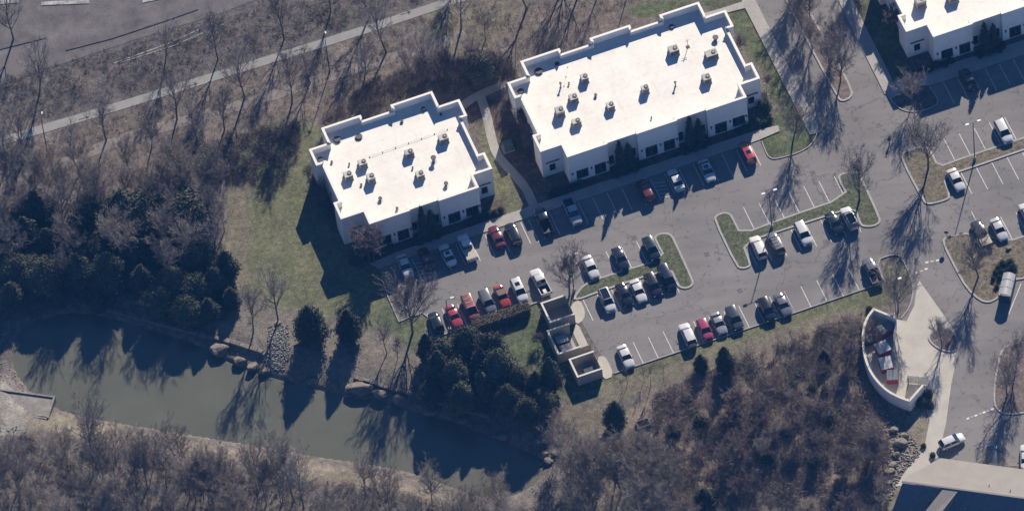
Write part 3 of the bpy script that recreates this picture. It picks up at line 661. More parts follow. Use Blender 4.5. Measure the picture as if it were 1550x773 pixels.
E1 = bin_box((818, 458), (870, 475.5), 2.4, 'empty tan block bin enclosure beside the bare median tree')
E2 = bin_box((827.5, 500), (878, 525), 2.4, 'tan block enclosure holding bins, gate folded back', True)
E3 = bin_box((860.6, 543), (911.5, 558), 2.3, 'tan block bin enclosure at the lower end, next to dry grass')
M_bin = mat('dark_bin_steel', (.035, .045, .05), .6, .2, 2.); M_lid = mat('grey_bin_lid', (.22, .22, .22), .6, .2, 2.)
def dumpster(loc, rz, label, body, lid, w=1.8, d=1.3, h=1.2, lidopen=False):
    r = empty('dumpster', loc, rz, label=label, cat='dumpster'); b = MB()
    b.add([(-w/2, -d/2, .12), (w/2, -d/2, .12), (w/2, d/2-.2, .12), (-w/2, d/2-.2, .12), (-w/2, -d/2, h*.8), (w/2, -d/2, h*.8), (w/2, d/2, h), (-w/2, d/2, h)], [(0, 3, 2, 1), (0, 1, 5, 4), (1, 2, 6, 5), (2, 3, 7, 6), (3, 0, 4, 7), (4, 5, 6, 7)])
    b.build('bin_body', body, r)
    for s in (-1, 1):
        b = MB(); b.add([(s*w/4-w/4+.02, -d/2-.03, h*.8+.02), (s*w/4+w/4-.02, -d/2-.03, h*.8+.02), (s*w/4+w/4-.02, d/2, h+.02), (s*w/4-w/4+.02, d/2, h+.02), (s*w/4-w/4+.02, -d/2-.03, h*.8+.08), (s*w/4+w/4-.02, -d/2-.03, h*.8+.08), (s*w/4+w/4-.02, d/2, h+.08), (s*w/4-w/4+.02, d/2, h+.08)],
                        [(4, 5, 6, 7), (0, 1, 5, 4), (1, 2, 6, 5), (2, 3, 7, 6), (3, 0, 4, 7)]); b.build('lid', lid, r)
    for s in (-1, 1):
        b = MB(); b.box(s*(w/2+.003) if s > 0 else -w/2-.1, w/2+.1 if s > 0 else -w/2-.003, -.35, .35, h*.45, h*.6); b.build('lift_pocket', body, r)
    for sx in (-1, 1):
        for sy in (-1, 1):
            b = MB(); b.tube([(sx*(w/2-.2)-.03, sy*(d/2-.3), .06), (sx*(w/2-.2)+.03, sy*(d/2-.3), .06)], .06, 8); b.build('castor', M_rubber, r)
    return r
p, w, dp = E2
for k, (u, v, lb) in enumerate(((.5, .32, 'dark steel dumpster with grey lids inside the enclosure with open gate, rear one'), (.5, .7, 'dark steel dumpster with grey lids inside the enclosure with open gate, front one'))):
    q = flat(p)+AX*(w*u)-BX*(dp*v); q.z = .05; dumpster(q, ANG+math.pi/2*0, lb, M_bin, M_lid, 2.0, 1.3, 1.3)
p, w, dp = E3; q = flat(p)+AX*(w*.6)-BX*(dp*.55); q.z = .05; dumpster(q, ANG, 'low dark dumpster in the shade of the lower enclosure', M_bin, M_bin, 1.8, 1.2, 1.0)

# curved yard wall
def yard_wall():
    zt = 2.7; q = chaikin(px_poly([(1357, 480), (1322, 466), (1311, 480), (1305, 499), (1305, 525), (1310, 548), (1320, 569), (1339, 590), (1360, 601.5), (1377, 607), (1398, 583)], zt), 0, False)
    q = [q[0]]+chaikin(q[1:10], 2, False)+[q[10]]
    r = empty('yard_wall', (q[5][0], q[5][1], 0), label='tall curved cream wall screening the service yard with red bins', cat='wall'); o = np.array(q[5])
    q = [x-o for x in q]
    b = MB(); ribbon(b, q, 0, .28, -.2, zt-.1, False); b.build('wall', M_wall, r); b = MB(); ribbon(b, q, -.05, .33, zt-.098, zt, False); b.build('cap', M_cap, r)
    # white gate leaf and lattice gate
    g = empty('yard_gate', (0, 0, 0), label='white panelled gate leaf hinged at the curved wall', cat='gate')
    a, c = V(1357, 483, 2.2), V(1352, 508, 2.2); d = (c-a); L = d.length; t = d.normalized(); g.location = flat(a); g.rotation_euler[2] = math.atan2(t.y, t.x)
    mw = mat('white_gate_paint', (.55, .54, .50), .7, .08, 2.)
    k = MB(); k.box(0, L, -.03, .03, .15, 2.2); k.build('gate_frame', mw, g)
    for i in range(5): k = MB(); k.box(.1+i*(L-.2)/5, .1+(i+1)*(L-.2)/5-.04, .032, .06, .25, 2.1); k.build('board', mw, g)
    g = empty('yard_gate', (0, 0, 0), label='pale slatted double gate beside the end of the curved wall', cat='gate')
    a, c = V(1374, 567, 2.2), V(1404, 570, 2.2); d = c-a; L = d.length; t = d.normalized(); g.location = flat(a); g.rotation_euler[2] = math.atan2(t.y, t.x)
    for x in (0, L/2, L): k = MB(); k.box(x-.05, x+.05, -.05, .05, 0, 2.25); k.build('post', M_metal, g)
    for s in range(2):
        for i in range(7): k = MB(); x0 = s*L/2+.08+i*(L/2-.16)/7; k.box(x0, x0+(L/2-.16)/7-.05, -.02, .02, .1, 2.1); k.build('slat', mw, g)
    k = MB(); a2, c2 = V(1374, 567, 2.2), V(1368, 600, 2.2); 
    k2 = empty('yard_partition', flat(a2), label='low tan partition behind the slatted gate', cat='wall'); dd = c2-a2
    ribbon(k, [(0, 0), (dd.x, dd.y)], -.1, .1, -.1, 1.6, False); k.build('wall', M_block, k2)
yard_wall()
M_red = mat('red_bin_paint', (.20, .025, .045), .5, .25, 2.); M_wlid = mat('white_bin_lid', (.50, .48, .44), .6, .15, 1.5); M_glid = mat('grey_glass_lid', (.16, .18, .19), .4, .2, 1.5)
for (px, py), rz, lb, bm_, lm, s in (((1340, 500), .2, 'dark red dumpster with grey lids in the shaded end of the yard', M_red, M_glid, (2.3, 1.6, 1.7)), ((1336, 528), .1, 'maroon dumpster with broad white lids against the yard wall', M_red, M_wlid, (2.2, 2.0, 1.5)),
        ((1341, 552), -.15, 'red dumpster under a pale lid beside the white-lidded one', M_red, M_wlid, (2.0, 2.2, 1.5)), ((1351, 570), -.35, 'red dumpster with grey lids nearest the slatted gate', M_red, M_glid, (1.9, 1.8, 1.5)),
        ((1318, 512), .3, 'black dumpster tucked in the deepest shade of the yard', M_bin, M_bin, (1.6, 1.3, 1.2))):
    dumpster(flat(V(px, py, .8))+Vector((0, 0, .012)), ANG+rz, lb, bm_, lm, *s)

# ------------------------------------------------------------------ vehicles (nose along +x)
def lerp(tab, x):
    for (a, u), (b, w) in zip(tab, tab[1:]):
        if x <= b: return u+(w-u)*max(0, (x-a)/(b-a))
    return tab[-1][1]
SPEC = {  # L, W, H, belt, rear glass base/top, front glass top/base (fraction of length from the tail), hood z, tail z
 'sedan': dict(L=4.75, W=1.82, H=1.45, belt=.95, g=(.13, .29, .56, .72), top=[(0, .78), (.04, .98), (.16, 1.02), (.7, .98), (.86, .90), (.96, .76), (1, .62)], wr=.60),
 'coupe': dict(L=4.5, W=1.8, H=1.35, belt=.90, g=(.10, .31, .54, .71), top=[(0, .76), (.04, .92), (.14, .95), (.7, .92), (.86, .83), (.96, .70), (1, .58)], wr=.56),
 'suv': dict(L=4.75, W=1.88, H=1.72, belt=1.08, g=(.015, .075, .58, .74), top=[(0, .85), (.03, 1.08), (.7, 1.10), (.78, 1.06), (.9, .98), (.97, .84), (1, .66)], wr=.66),
 'hatch': dict(L=4.3, W=1.78, H=1.5, belt=.97, g=(.02, .13, .57, .76), top=[(0, .8), (.03, .98), (.7, .99), (.8, .95), (.92, .85), (.98, .72), (1, .6)], wr=.62),
 'van': dict(L=5.0, W=1.95, H=1.78, belt=1.08, g=(.012, .05, .64, .82), top=[(0, .85), (.03, 1.1), (.76, 1.08), (.86, 1.0), (.95, .86), (1, .64)], wr=.70),
 'pickup': dict(L=5.6, W=1.95, H=1.85, belt=1.18, g=(.40, .43, .65, .76), top=[(0, 1.0), (.37, 1.1), (.72, 1.14), (.80, 1.12), (.93, 1.04), (.985, .92), (1, .7)], wr=.70),
}
PROTO = {}
def car_meshes(kind):
    if kind in PROTO: return PROTO[kind]
    S = SPEC[kind]; L, W, H, belt = S['L'], S['W'], S['H'], S['belt']; hw = W/2; X = lambda t: (t-.5)*L; out = {}
    pick = kind == 'pickup'
    gr = .5 if pick else .42
    # lower body loft
    ts = [0, .012, .04, .09, .16, .25, .37, .5, .62, .72, .8, .87, .92, .96, .985, 1]
    if pick: ts = [t for t in ts if t >= .37]
    wt = [(0, .80), (.012, .88), (.04, .94), (.1, .985), (.25, 1), (.75, 1), (.88, .97), (.95, .91), (.985, .82), (1, .70)]
    b = MB(); rings = []
    for t in ts:
        w = hw*lerp(wt, t); zt = lerp(S['top'], t); zb = .3 if .06 < t < .94 else .36
        r = [(0, zt+.025), (.55*w, zt+.012), (.86*w, zt-.03), (.97*w, zt-.11), (w, zt*.55+zb*.45), (.985*w, zb+.12), (.9*w, zb), (0, zb)]
        rings.append([(X(t), y, z) for y, z in r]+[(X(t), -y, z) for y, z in r[-2:0:-1]])
    n = len(rings[0]); vs = [p for r in rings for p in r]
    fs = [(i*n+j, (i+1)*n+j, (i+1)*n+(j+1) % n, i*n+(j+1) % n) for i in range(len(rings)-1) for j in range(n)]+[tuple(range(n)), tuple(reversed(range((len(rings)-1)*n, len(rings)*n)))]
    b.add(vs, fs)
    if pick:   # cargo bed walls
        x0, x1 = X(0), X(.37); w = hw*.97
        b.box(x0, x1, -w, -w+.12, .45, 1.12); b.box(x0, x1, w-.12, w, .45, 1.12); b.box(x0, x0+.1, -w+.12, w-.12, .42, 1.1); b.box(x0+.1, x1, -w+.12, w-.12, .5, .55)
    # cabin: roof panel and pillars
    g0, g1, g2, g3 = [X(t) for t in S['g']]; wb, wr = hw*.90, hw*.74
    zb = belt-.02; zr = H
    rows = [(g1, zr-.03), (g1*.8+g2*.2, zr), (g1*.4+g2*.6, zr), (g2, zr-.045)]
    cols = [(-wr, -.05), (-wr*.8, -.01), (0, .015), (wr*.8, -.01), (wr, -.05)]
    base = len(b.v)
    b.add([(x, y, z+dz) for x, z in rows for y, dz in cols], [(i*5+j, (i+1)*5+j, (i+1)*5+j+1, i*5+j+1) for i in range(3) for j in range(4)])
    def pillar(p, q, wd):
        b.add([(p[0]-wd, p[1], p[2]), (p[0]+wd, p[1], p[2]), (q[0]+wd, q[1], q[2]), (q[0]-wd, q[1], q[2])], [(0, 1, 2, 3)])
    B = lambda x, s: (x, s*wb, zb); T = lambda x, s: (x, s*wr, zr-.08)
    for s in (-1, 1):
        for xb, xt, k in ((g0, g1, .07), (g3, g2, .06), ((g0+g3)/2, (g1+g2)/2, .05)):
            pb, pt = B(xb, s*1.006), T(xt, s*1.008)
            pillar(pb, pt, k)
    out['body'] = b.mesh('body', M_trim, True); out['body'].set_sharp_from_angle(angle=R_(32))
    # glass
    def quad(name, pts, m=M_cglass):
        k = MB(); k.add(pts, [(0, 1, 2, 3)]); out[name] = k.mesh(name, m)
    e = .05
    quad('windshield', [(g3, -wb*.97, zb), (g3, wb*.97, zb), (g2, wr*.97, zr-.06), (g2, -wr*.97, zr-.06)])
    quad('rear_window', [(g0, wb*.97, zb), (g0, -wb*.97, zb), (g1, -wr*.97, zr-.05), (g1, wr*.97, zr-.05)])
    quad('side_window_a', [B(g0, 1), B(g3, 1), T(g2, 1), T(g1, 1)]); quad('side_window_b', [B(g3, -1), B(g0, -1), T(g1, -1), T(g2, -1)])
    # wheels
    rad = .36 if kind in ('suv', 'van') else (.39 if pick else .32)
    k = MB(); nn = 18; k.tube([(0, -.1, 0), (0, .1, 0)], rad, nn); k.add([(rad*math.cos(2*math.pi*i/nn), -.1, rad*math.sin(2*math.pi*i/nn)) for i in range(nn)], [tuple(range(nn))]); out['tyre'] = k.mesh('tyre', M_rubber)
    k = MB(); k.tube([(0, -.112, 0), (0, .112, 0)], rad*.62, 12); k.add([(rad*.62*math.cos(2*math.pi*i/12), -.112, rad*.62*math.sin(2*math.pi*i/12)) for i in range(12)], [tuple(range(12))]); out['rim'] = k.mesh('rim', M_rim)
    def bx(name, dims, m): q = MB(); q.box(*dims); out[name] = q.mesh(name, m)
    zh = lerp(S['top'], .97)-.1; zl = lerp(S['top'], .02)-.14
    bx('headlight', (-.05, .03, -.17, .17, -.06, .06), M_head); bx('tail_light', (-.03, .05, -.14, .14, -.09, .09), M_tail)
    bx('mirror', (-.06, .08, -.08, .08, -.06, .06), M_trim); bx('grille', (-.02, .025, -.42, .42, -.1, .1), M_trim); bx('number_plate', (-.012, .012, -.2, .2, -.06, .06), M_wlid)
    bx('sunroof', (-.36, .36, -.38, .38, 0, .03), M_cglass); bx('roof_rail', (-(g2-g1)/2+.1, (g2-g1)/2-.1, -.02, .02, 0, .05), M_metal)
    out['dim'] = (S, hw, X, g0, g1, g2, g3, wb, wr, zb, rad, zh, zl); PROTO[kind] = out; return out
BODY = {}
def car(kind, px, py, col, nose, label, metal=.25, opts='', cat='car', tilt=0., z0=0., rz=None):
    Mx = car_meshes(kind); S, hw, X, g0, g1, g2, g3, wb, wr, zb, rad, zh, zl = Mx['dim']
    p = V(px, py, .7+z0); ang = rz if rz is not None else ANG+(math.pi/2 if nose == 'u' else -math.pi/2)+tilt
    r = empty({'pickup': 'pickup_truck', 'van': 'minivan'}.get(kind, 'parked_car'), (p.x, p.y, z0), ang, label=label, cat={'pickup': 'truck'}.get(kind, cat), group='vehicles parked in the car park')
    key = (kind, col)
    if key not in BODY:
        me = Mx['body'].copy(); me.materials.clear(); me.materials.append(paint('%02x%02x%02x' % tuple(int(c*255) for c in col), col, metal)); BODY[key] = me
    body = link('body', BODY[key], r)
    L = S['L']
    link('windshield', Mx['windshield'], r); link('rear_window', Mx['rear_window'], r); link('side_window', Mx['side_window_a'], r); link('side_window', Mx['side_window_b'], r)
    for tx in (.19, .80):
        for s in (-1, 1):
            w = link('tyre', Mx['tyre'], r, (X(tx), s*(hw-.09), rad)); link('rim', Mx['rim'], w)
    for s in (-1, 1):
        link('headlight', Mx['headlight'], r, (L/2-.13, s*hw*.62, zh)); link('tail_light', Mx['tail_light'], r, (-L/2+.03 if kind != 'pickup' else -L/2-.02, s*hw*(.72 if kind != 'pickup' else .85), zl))
        o = link('mirror', Mx['mirror'], r, (g3-.25, s*(hw+.06), zb+.06)); 
    link('grille', Mx['grille'], r, (L/2-.02, 0, zh-.12)); link('number_plate', Mx['number_plate'], r, (-L/2-.005, 0, .62))
    if 's' in opts: link('sunroof', Mx['sunroof'], r, ((g1+g2)/2+.1, 0, S['H']+.004))
    if 'r' in opts:
        for s in (-1, 1): link('roof_rail', Mx['roof_rail'], r, ((g1+g2)/2, s*wr*.86, S['H']-.03))
    if 'g' in opts: k = MB(); k.box(g1+.15, g2-.15, -wr*.85, wr*.85, S['H']-.02, S['H']+.022); k.build('glass_roof', M_cglass, r)
    if 't' in opts: k = MB(); k.box(g1-.1, g2+.05, -wr*1.02, wr*1.02, S['H']-.03, S['H']+.03); k.build('soft_top', mat('tan_soft_top', (.13, .10, .075), .9, .1, 3.), r, bevel=.04)
    if kind == 'pickup': k = MB(); k.box(X(.02)+.02, X(.368), -hw*.97+.13, hw*.97-.13, .552, .57); k.build('bed_floor', M_trim, r)
    if 'c' in opts: k = MB(); k.box(X(.02), X(.365), -hw*.93, hw*.93, 1.121, 1.16); k.build('bed_cover', mat('tan_bed_cover', (.36, .31, .24), .8, .1, 2.), r)
    if 'b' in opts: k = MB(); k.box(X(.06), X(.2), -.2, .35, .572, .9); k.build('tool_box', M_wlid, r, bevel=.03)
    if 'k' in opts:
        k = MB()
        for i in range(4): x = g1+.15+i*(g2-g1-.3)/3; k.box(x-.02, x+.02, -wr*.9, wr*.9, S['H']+.02, S['H']+.06)
        k.build('roof_rack', M_metal, r)
    return r
WHT, SIL, GRY, DGR, BLK = (.50, .495, .48), (.30, .30, .30), (.15, .15, .155), (.045, .048, .052), (.012, .013, .015)
RED, DRD, ORG, CRM, NVY, GRN = (.31, .045, .06), (.105, .02, .024), (.25, .085, .07), (.29, .05, .095), (.015, .02, .035), (.014, .026, .024)
SO = 'of the shorter office'; LO = 'of the long office'
CARS = [
 ('sedan', 613, 402, (.46, .46, .45), 'd', 'silver sedan half under the bare tree at the front corner '+SO, ''),
 ('sedan', 645, 391, DRD, 'u', 'dark maroon sedan in deep shade before the front '+SO, ''),
 ('sedan', 677, 385, (.56, .56, .54), 'u', 'pale silver sedan with sunroof in the shade before the front '+SO, 's'),
 ('pickup', 707, 375, (.58, .57, .55), 'u', 'white pickup with tan bed cover at the edge of the office shade', 'c'),
 ('sedan', 752, 358, DRD, 'u', 'maroon sedan parked in sun next to the black one by the kerb', ''),
 ('suv', 777, 354, BLK, 'u', 'black crossover parked beside the maroon sedan at the sunny kerb', ''),
 ('pickup', 823, 335, BLK, 'u', 'black pickup with open bed in the shade before the long office', ''),
 ('pickup', 866, 320, (.30, .31, .32), 'd', 'silver pickup with its nose out, before the west corner '+LO, ''),
 ('suv', 977, 288, DRD, 'u', 'dark red crossover in shade beside the hatched bay', ''),
 ('sedan', 1023, 272, (.48, .48, .47), 'u', 'bright silver sedan right of the hatched bay before the long office', ''),
 ('sedan', 1070, 258, (.42, .42, .41), 'd', 'silver sedan with sunroof alone in the office shade '+LO, 's'),
 ('suv', 1131, 231, (.32, .05, .06), 'u', 'red crossover with dark sunroof at the end stall '+LO, 's'),
 ('hatch', 660, 487, BLK, 'u', 'black hatchback beside the corner kerb by the tall bare tree', ''),
 ('coupe', 687, 478, RED, 'd', 'bright red coupe under the small lamp post', ''),
 ('van', 712, 466, ORG, 'd', 'brick red minivan with ribbed roof behind the hedge end', 'k'),
 ('suv', 738, 457, GRY, 'd', 'slate grey crossover between two red vehicles by the hedge', ''),
 ('coupe', 760, 448, (.30, .04, .03), 'd', 'red convertible with tan soft top by the hedge', 't'),
 ('suv', 786, 440, WHT, 'd', 'white crossover with dark sunroof at the end of the hedge', 's'),
 ('pickup', 818, 427, WHT, 'u', 'white pickup with tool box in its open bed by the bin enclosure', 'b'),
 ('sedan', 894, 404, WHT, 'd', 'white sedan beside the median tree and double lamp', ''),
 ('sedan', 939, 391, NVY, 'd', 'dark navy sedan alone in the middle of the median row', ''),
 ('suv', 986, 377, GRN, 'd', 'black-green crossover beside the rounded grass island', ''),
 ('suv', 919, 455, WHT, 'd', 'white crossover with full dark glass roof nearest the enclosures', 'g'),
 ('sedan', 945, 446, BLK, 'd', 'black sedan between two white cars below the grass strip', ''),
 ('sedan', 966, 440, WHT, 'd', 'white sedan between black cars below the grass strip', ''),
 ('suv', 989, 432, (.02, .016, .02), 'd', 'black crossover next to the black van below the grass strip', ''),
 ('van', 1010, 421, NVY, 'd', 'tall dark van beside the end of the grass island', ''),
 ('sedan', 947, 539, WHT, 'd', 'white sedan alone beside the lower enclosure apron', ''),
 ('suv', 1041, 506, WHT, 'u', 'white crossover with roof rails beside the crimson car', 'r'),
 ('hatch', 1067, 498, CRM, 'd', 'crimson hatchback between white and silver cars', ''),
 ('coupe', 1088, 489, SIL, 'd', 'silver coupe between the crimson hatchback and a dark car', ''),
 ('suv', 1112, 482, DGR, 'd', 'charcoal crossover ending the row of four above the brush', ''),
 ('suv', 1161, 469, BLK, 'd', 'black crossover next to the grey pickup above the brush', ''),
 ('sedan', 1185, 461, GRY, 'd', 'grey sedan with pale windshield next to the black crossover', ''),
 ('pickup', 1320, 410, (.11, .11, .115), 'u', 'charcoal pickup with open bed beside the scrubby corner island', ''),
 ('suv', 1148, 374, (.58, .56, .50), 'u', 'cream crossover at the west end of the long island', 'r'),
 ('suv', 1174, 368, GRY, 'u', 'grey crossover with roof rack beside the cream one', 'k'),
 ('suv', 1216, 354, WHT, 'd', 'white crossover alone at the middle of the long island', ''),
 ('sedan', 1263, 338, GRN, 'd', 'dark green sedan in the shade of the island tree', ''),
 ('suv', 1286, 330, (.5, .51, .5), 'u', 'white crossover with glass roof beside the island tree', 'g'),
 ('sedan', 1465, 120, BLK, 'u', 'black sedan in the shade of the building beyond the median drive', ''),
 ('suv', 1519, 200, WHT, 'd', 'white crossover on the upper side of the dry grass island', ''),
 ('sedan', 1447, 272, WHT, 'd', 'white sedan on the lower side of the dry grass island', ''),
 ('pickup', 1485, 354, (.03, .032, .035), 'u', 'dark pickup with tan bed cover by the stop sign island', 'c'),
 ('sedan', 1512, 347, (.42, .42, .41), 'd', 'silver sedan beside the dark pickup with tan bed cover', ''),
 ('suv', 1556, 324, WHT, 'u', 'white crossover next to the silver sedan across the empty stall', ''),
]
for k, x, y, c, nz, lb, op in CARS: car(k, x, y, c, nz, lb, .35 if c in (SIL, GRY) else .1, op, tilt=random.uniform(-.03, .03))
car('suv', 1503, 690, (.05, .065, .07), 'u', 'dark teal car parked behind the hall roof', .2, '', rz=R_(84))
car('sedan', 1553, 690, WHT, 'u', 'white car parked beside the hall roof, next to the dark teal car', .1, '', rz=R_(84))
car('hatch', 1441, 667, WHT, 'u', 'small white car on the concrete drive above the hall roof', .1, '', rz=R_(20))

# ------------------------------------------------------------------ lamp posts, signs, shelter, transformer, person
M_pole = mat('lamp_post_steel', (.10, .10, .10), .5, .1, 2.); M_lens = mat('lamp_lens', (.6, .6, .58), .4, .05, 2.)
def lamp(px, py, h, label, heads=2, rz=0.):
    g = G(px, py); r = empty('lamp_post', (g.x, g.y, .11 if heads == 2 else g.z), ANG+rz, label=label, cat='lamp post', group='car park lamp posts'); b = MB()
    b.tube([(0, 0, -.1), (0, 0, .7)], .26, 12); b.build('base', M_conc, r)
    b = MB(); b.tube([(0, 0, .7), (0, 0, h)], [.11, .07], 8); b.build('pole', M_pole, r)
    for s in ((-1, 1) if heads == 2 else (1,)):
        b = MB(); b.tube([(s*.05, 0, h-.08), (s*.75, 0, h-.02)], .045, 6); a = b.build('arm', M_pole, r)
        b = MB(); b.box(min(s*.7, s*1.35), max(s*.7, s*1.35), -.2, .2, h-.1, h+.06); o = b.build('lamp_head', M_metal, r, bevel=.04)
        b = MB(); b.box(min(s*.78, s*1.27), max(s*.78, s*1.27), -.15, .15, h-.125, h-.103); b.build('lens', M_lens, o)
    return r
lamp(1168.5, 345, 9.4, 'tall double lamp post on the long grass island')
lamp(1475.5, 242, 9.6, 'tall double lamp post on the dry grass island')
lamp(869, 441, 9.4, 'double lamp post behind the median tree and enclosures')
lamp(681, 500, 8.2, 'single lamp post behind the bright red coupe', 1)
lamp(1356, 478, 9.4, 'single lamp post on the scrubby corner island', 1)
def street_lamp(px, py, h, label):
    g = G(px, py); r = empty('street_lamp', g, 0, label=label, cat='street lamp', group='slim street lamps along the lane')
    b = MB(); b.tube([(0, 0, -.1), (0, 0, h)], [.1, .06], 8); b.build('pole', M_dark, r)
    b = MB(); b.tube([(0, 0, h-.1), (.1, .6, h+.1), (.2, 1.2, h+.12)], .04, 6); b.build('arm', M_dark, r)
    b = MB(); b.box(.08, .32, 1.1, 1.6, h+.06, h+.2); b.build('lamp_head', M_metal, r)
    b = MB(); b.tube([(0, 0, 0), (0, 0, .3)], .18, 8); b.build('base', M_dark, r)
street_lamp(72, 232, 8.8, 'slim street lamp beside the pale lane, among the first verge trees'); street_lamp(499, 109, 8.5, 'slim street lamp between the pale lane and the shorter office'); street_lamp(953, -16, 8.5, 'slim street lamp beyond the long office')
def stop_sign(px, py):
    r = empty('stop_sign', V(px, py, .11), R_(-15), label='red octagonal sign on a post at the island corner', cat='road sign')
    b = MB(); b.tube([(0, 0, -.05), (0, 0, 2.6)], .035, 6); b.build('post', M_metal, r)
    def octo(rr, y0, y1, m, nm, par):
        b = MB(); n = 8; c = [(rr*math.cos(math.pi/8+i*math.pi/4), rr*math.sin(math.pi/8+i*math.pi/4)) for i in range(n)]
        b.add([(x, y, 2.25+z) for y in (y0, y1) for x, z in c], [tuple(range(n)), tuple(reversed(range(n, 2*n)))]+[(i, n+i, n+(i+1) % n, (i+1) % n) for i in range(n)]); return b.build(nm, m, par)
    o = octo(.42, -.07, -.045, M_wlid, 'sign_rim', r); octo(.37, -.082, -.072, mat('sign_red', (.32, .03, .035), .5, .05, 2.), 'sign_face', r)
stop_sign(1433, 364)
def shelter():
    p, q = V(1519, 411, 2.4), V(1511, 444, 2.4); d = q-p; d.z = 0; L = 4.6; t = d.normalized(); r = empty('cart_shelter', flat(p)+Vector((0, 0, .0)), math.atan2(t.y, t.x), label='small shelter with three pale ribbed roof bays beside round shrubs', cat='shelter')
    W = 2.0; m = mat('pale_ribbed_roof', (.30, .30, .30), .5, .08, 2.); mb_ = mat('navy_panel', (.02, .035, .07), .5, .1, 2.)
    for i in range(3):
        b = MB(); n = 7; x0, x1 = i*L/3+.07, (i+1)*L/3-.07
        for k in range(n):
            f0, f1 = k/n, (k+1)/n; y0, y1 = f0*W, f1*W; z0, z1 = 2.15+.45*math.sin(math.pi*f0), 2.15+.45*math.sin(math.pi*f1)
            b.add([(x0, y0, z0), (x1, y0, z0), (x1, y1, z1), (x0, y1, z1), (x0, y0, z0-.05), (x1, y0, z0-.05), (x1, y1, z1-.05), (x0, y1, z1-.05)], [(0, 1, 2, 3), (4, 7, 6, 5), (0, 4, 5, 1), (2, 6, 7, 3), (0, 3, 7, 4), (1, 5, 6, 2)])
        b.build('roof_bay', m, r)
    for x in (.05, L/3, 2*L/3, L-.05):
        for y in (.04, W-.04): b = MB(); b.box(x-.04, x+.04, y-.04, y+.04, 0, 2.12); b.build('post', M_dark, r)
    b = MB(); b.box(L-.02, L+.03, .1, W-.1, .2, 2.1); b.build('end_panel', mb_, r); b = MB(); b.box(.1, L-.1, W-.02, W+.02, .3, 2.0); b.build('side_panel', mb_, r)
shelter()
def transformer(px, py):
    r = empty('transformer_box', flat(V(px, py)), ANG, label='green utility transformer box on a pad between the two offices', cat='utility box')
    b = MB(); b.box(-1.0, 1.0, -.9, .9, -.1, .12); b.build('pad', M_conc, r); b = MB(); b.box(-.8, .8, -.7, .7, .122, 1.4); b.build('cabinet', mat('utility_green', (.10, .13, .10), .5, .1, 2.), r, bevel=.05)
    for s in (-1, 1): b = MB(); b.box(s*.4-.36, s*.4+.36, -.73, -.702, .25, 1.25); b.build('door', mat('utility_green', (.1, .13, .1)), r)
transformer(769, 225)
def person(px, py):
    r = empty('person', flat(V(px, py)), R_(200), label='person in dark clothes walking across the drive', cat='person')
    J = [((0, 0, .95), .15), ((0, 0, 1.2), .15), ((0, .02, 1.42), .14), ((0, .02, 1.52), .06), ((0, .03, 1.60), .085), ((0, .035, 1.70), .095), ((0, .03, 1.79), .05),
         ((.17, 0, 1.41), .065), ((.24, -.08, 1.13), .05), ((.24, .05, .9), .04), ((-.17, 0, 1.41), .065), ((-.23, .1, 1.14), .05), ((-.22, .25, .95), .04),
         ((.1, 0, .9), .095), ((.1, .16, .5), .07), ((.1, .24, .09), .05), ((.1, .36, .05), .04), ((-.1, 0, .9), .095), ((-.1, -.08, .5), .07), ((-.1, -.34, .12), .05), ((-.1, -.24, .05), .04)]
    E_ = [(0, 1), (1, 2), (2, 3), (3, 4), (4, 5), (5, 6), (2, 7), (7, 8), (8, 9), (2, 10), (10, 11), (11, 12), (0, 13), (13, 14), (14, 15), (15, 16), (0, 17), (17, 18), (18, 19), (19, 20)]
    me = bpy.data.meshes.new('body'); me.from_pydata([j[0] for j in J], E_, []); o = link('body', me, r)
    o.modifiers.new('skin', 'SKIN'); 
    for i, sv in enumerate(me.skin_vertices[0].data): sv.radius = (J[i][1], J[i][1]); sv.use_root = i == 0
    o.modifiers.new('sub', 'SUBSURF').levels = 1
    m = bpy.data.materials.new('dark_clothes_and_skin'); m.use_nodes = True; nt = m.node_tree; bs = nt.nodes['Principled BSDF']; bs.inputs['Roughness'].default_value = .9
    tc = nt.nodes.new('ShaderNodeTexCoord'); sp = nt.nodes.new('ShaderNodeSeparateXYZ'); cr = nt.nodes.new('ShaderNodeValToRGB'); mr = nt.nodes.new('ShaderNodeMapRange'); mr.inputs[2].default_value = 1.85
    nt.links.new(tc.outputs['Object'], sp.inputs[0]); nt.links.new(sp.outputs['Z'], mr.inputs[0]); nt.links.new(mr.outputs[0], cr.inputs[0]); nt.links.new(cr.outputs[0], bs.inputs[0])
    cr.color_ramp.interpolation = 'CONSTANT'; e = cr.color_ramp.elements; e[0].color = (.02, .02, .025, 1); e[1].position = .53; e[1].color = (.035, .03, .03, 1); k = e.new(.82); k.color = (.3, .18, .13, 1)
    me.materials.append(m)
    b = MB(); n = 10
    for i in range(4):
        z0, z1 = 1.70+.035*i, 1.70+.035*(i+1); r0, r1 = [.115*math.sqrt(max(.02, 1-(k/4.2)**2)) for k in (i, i+1)]
        b.tube([(0, .02, z0), (0, .02, z1)], [r0, r1], n, cap=i == 3)
    b.build('hair', mat('dark_hair', (.015, .012, .01), .8, .1, 9.), r)
person(1346.5, 217)

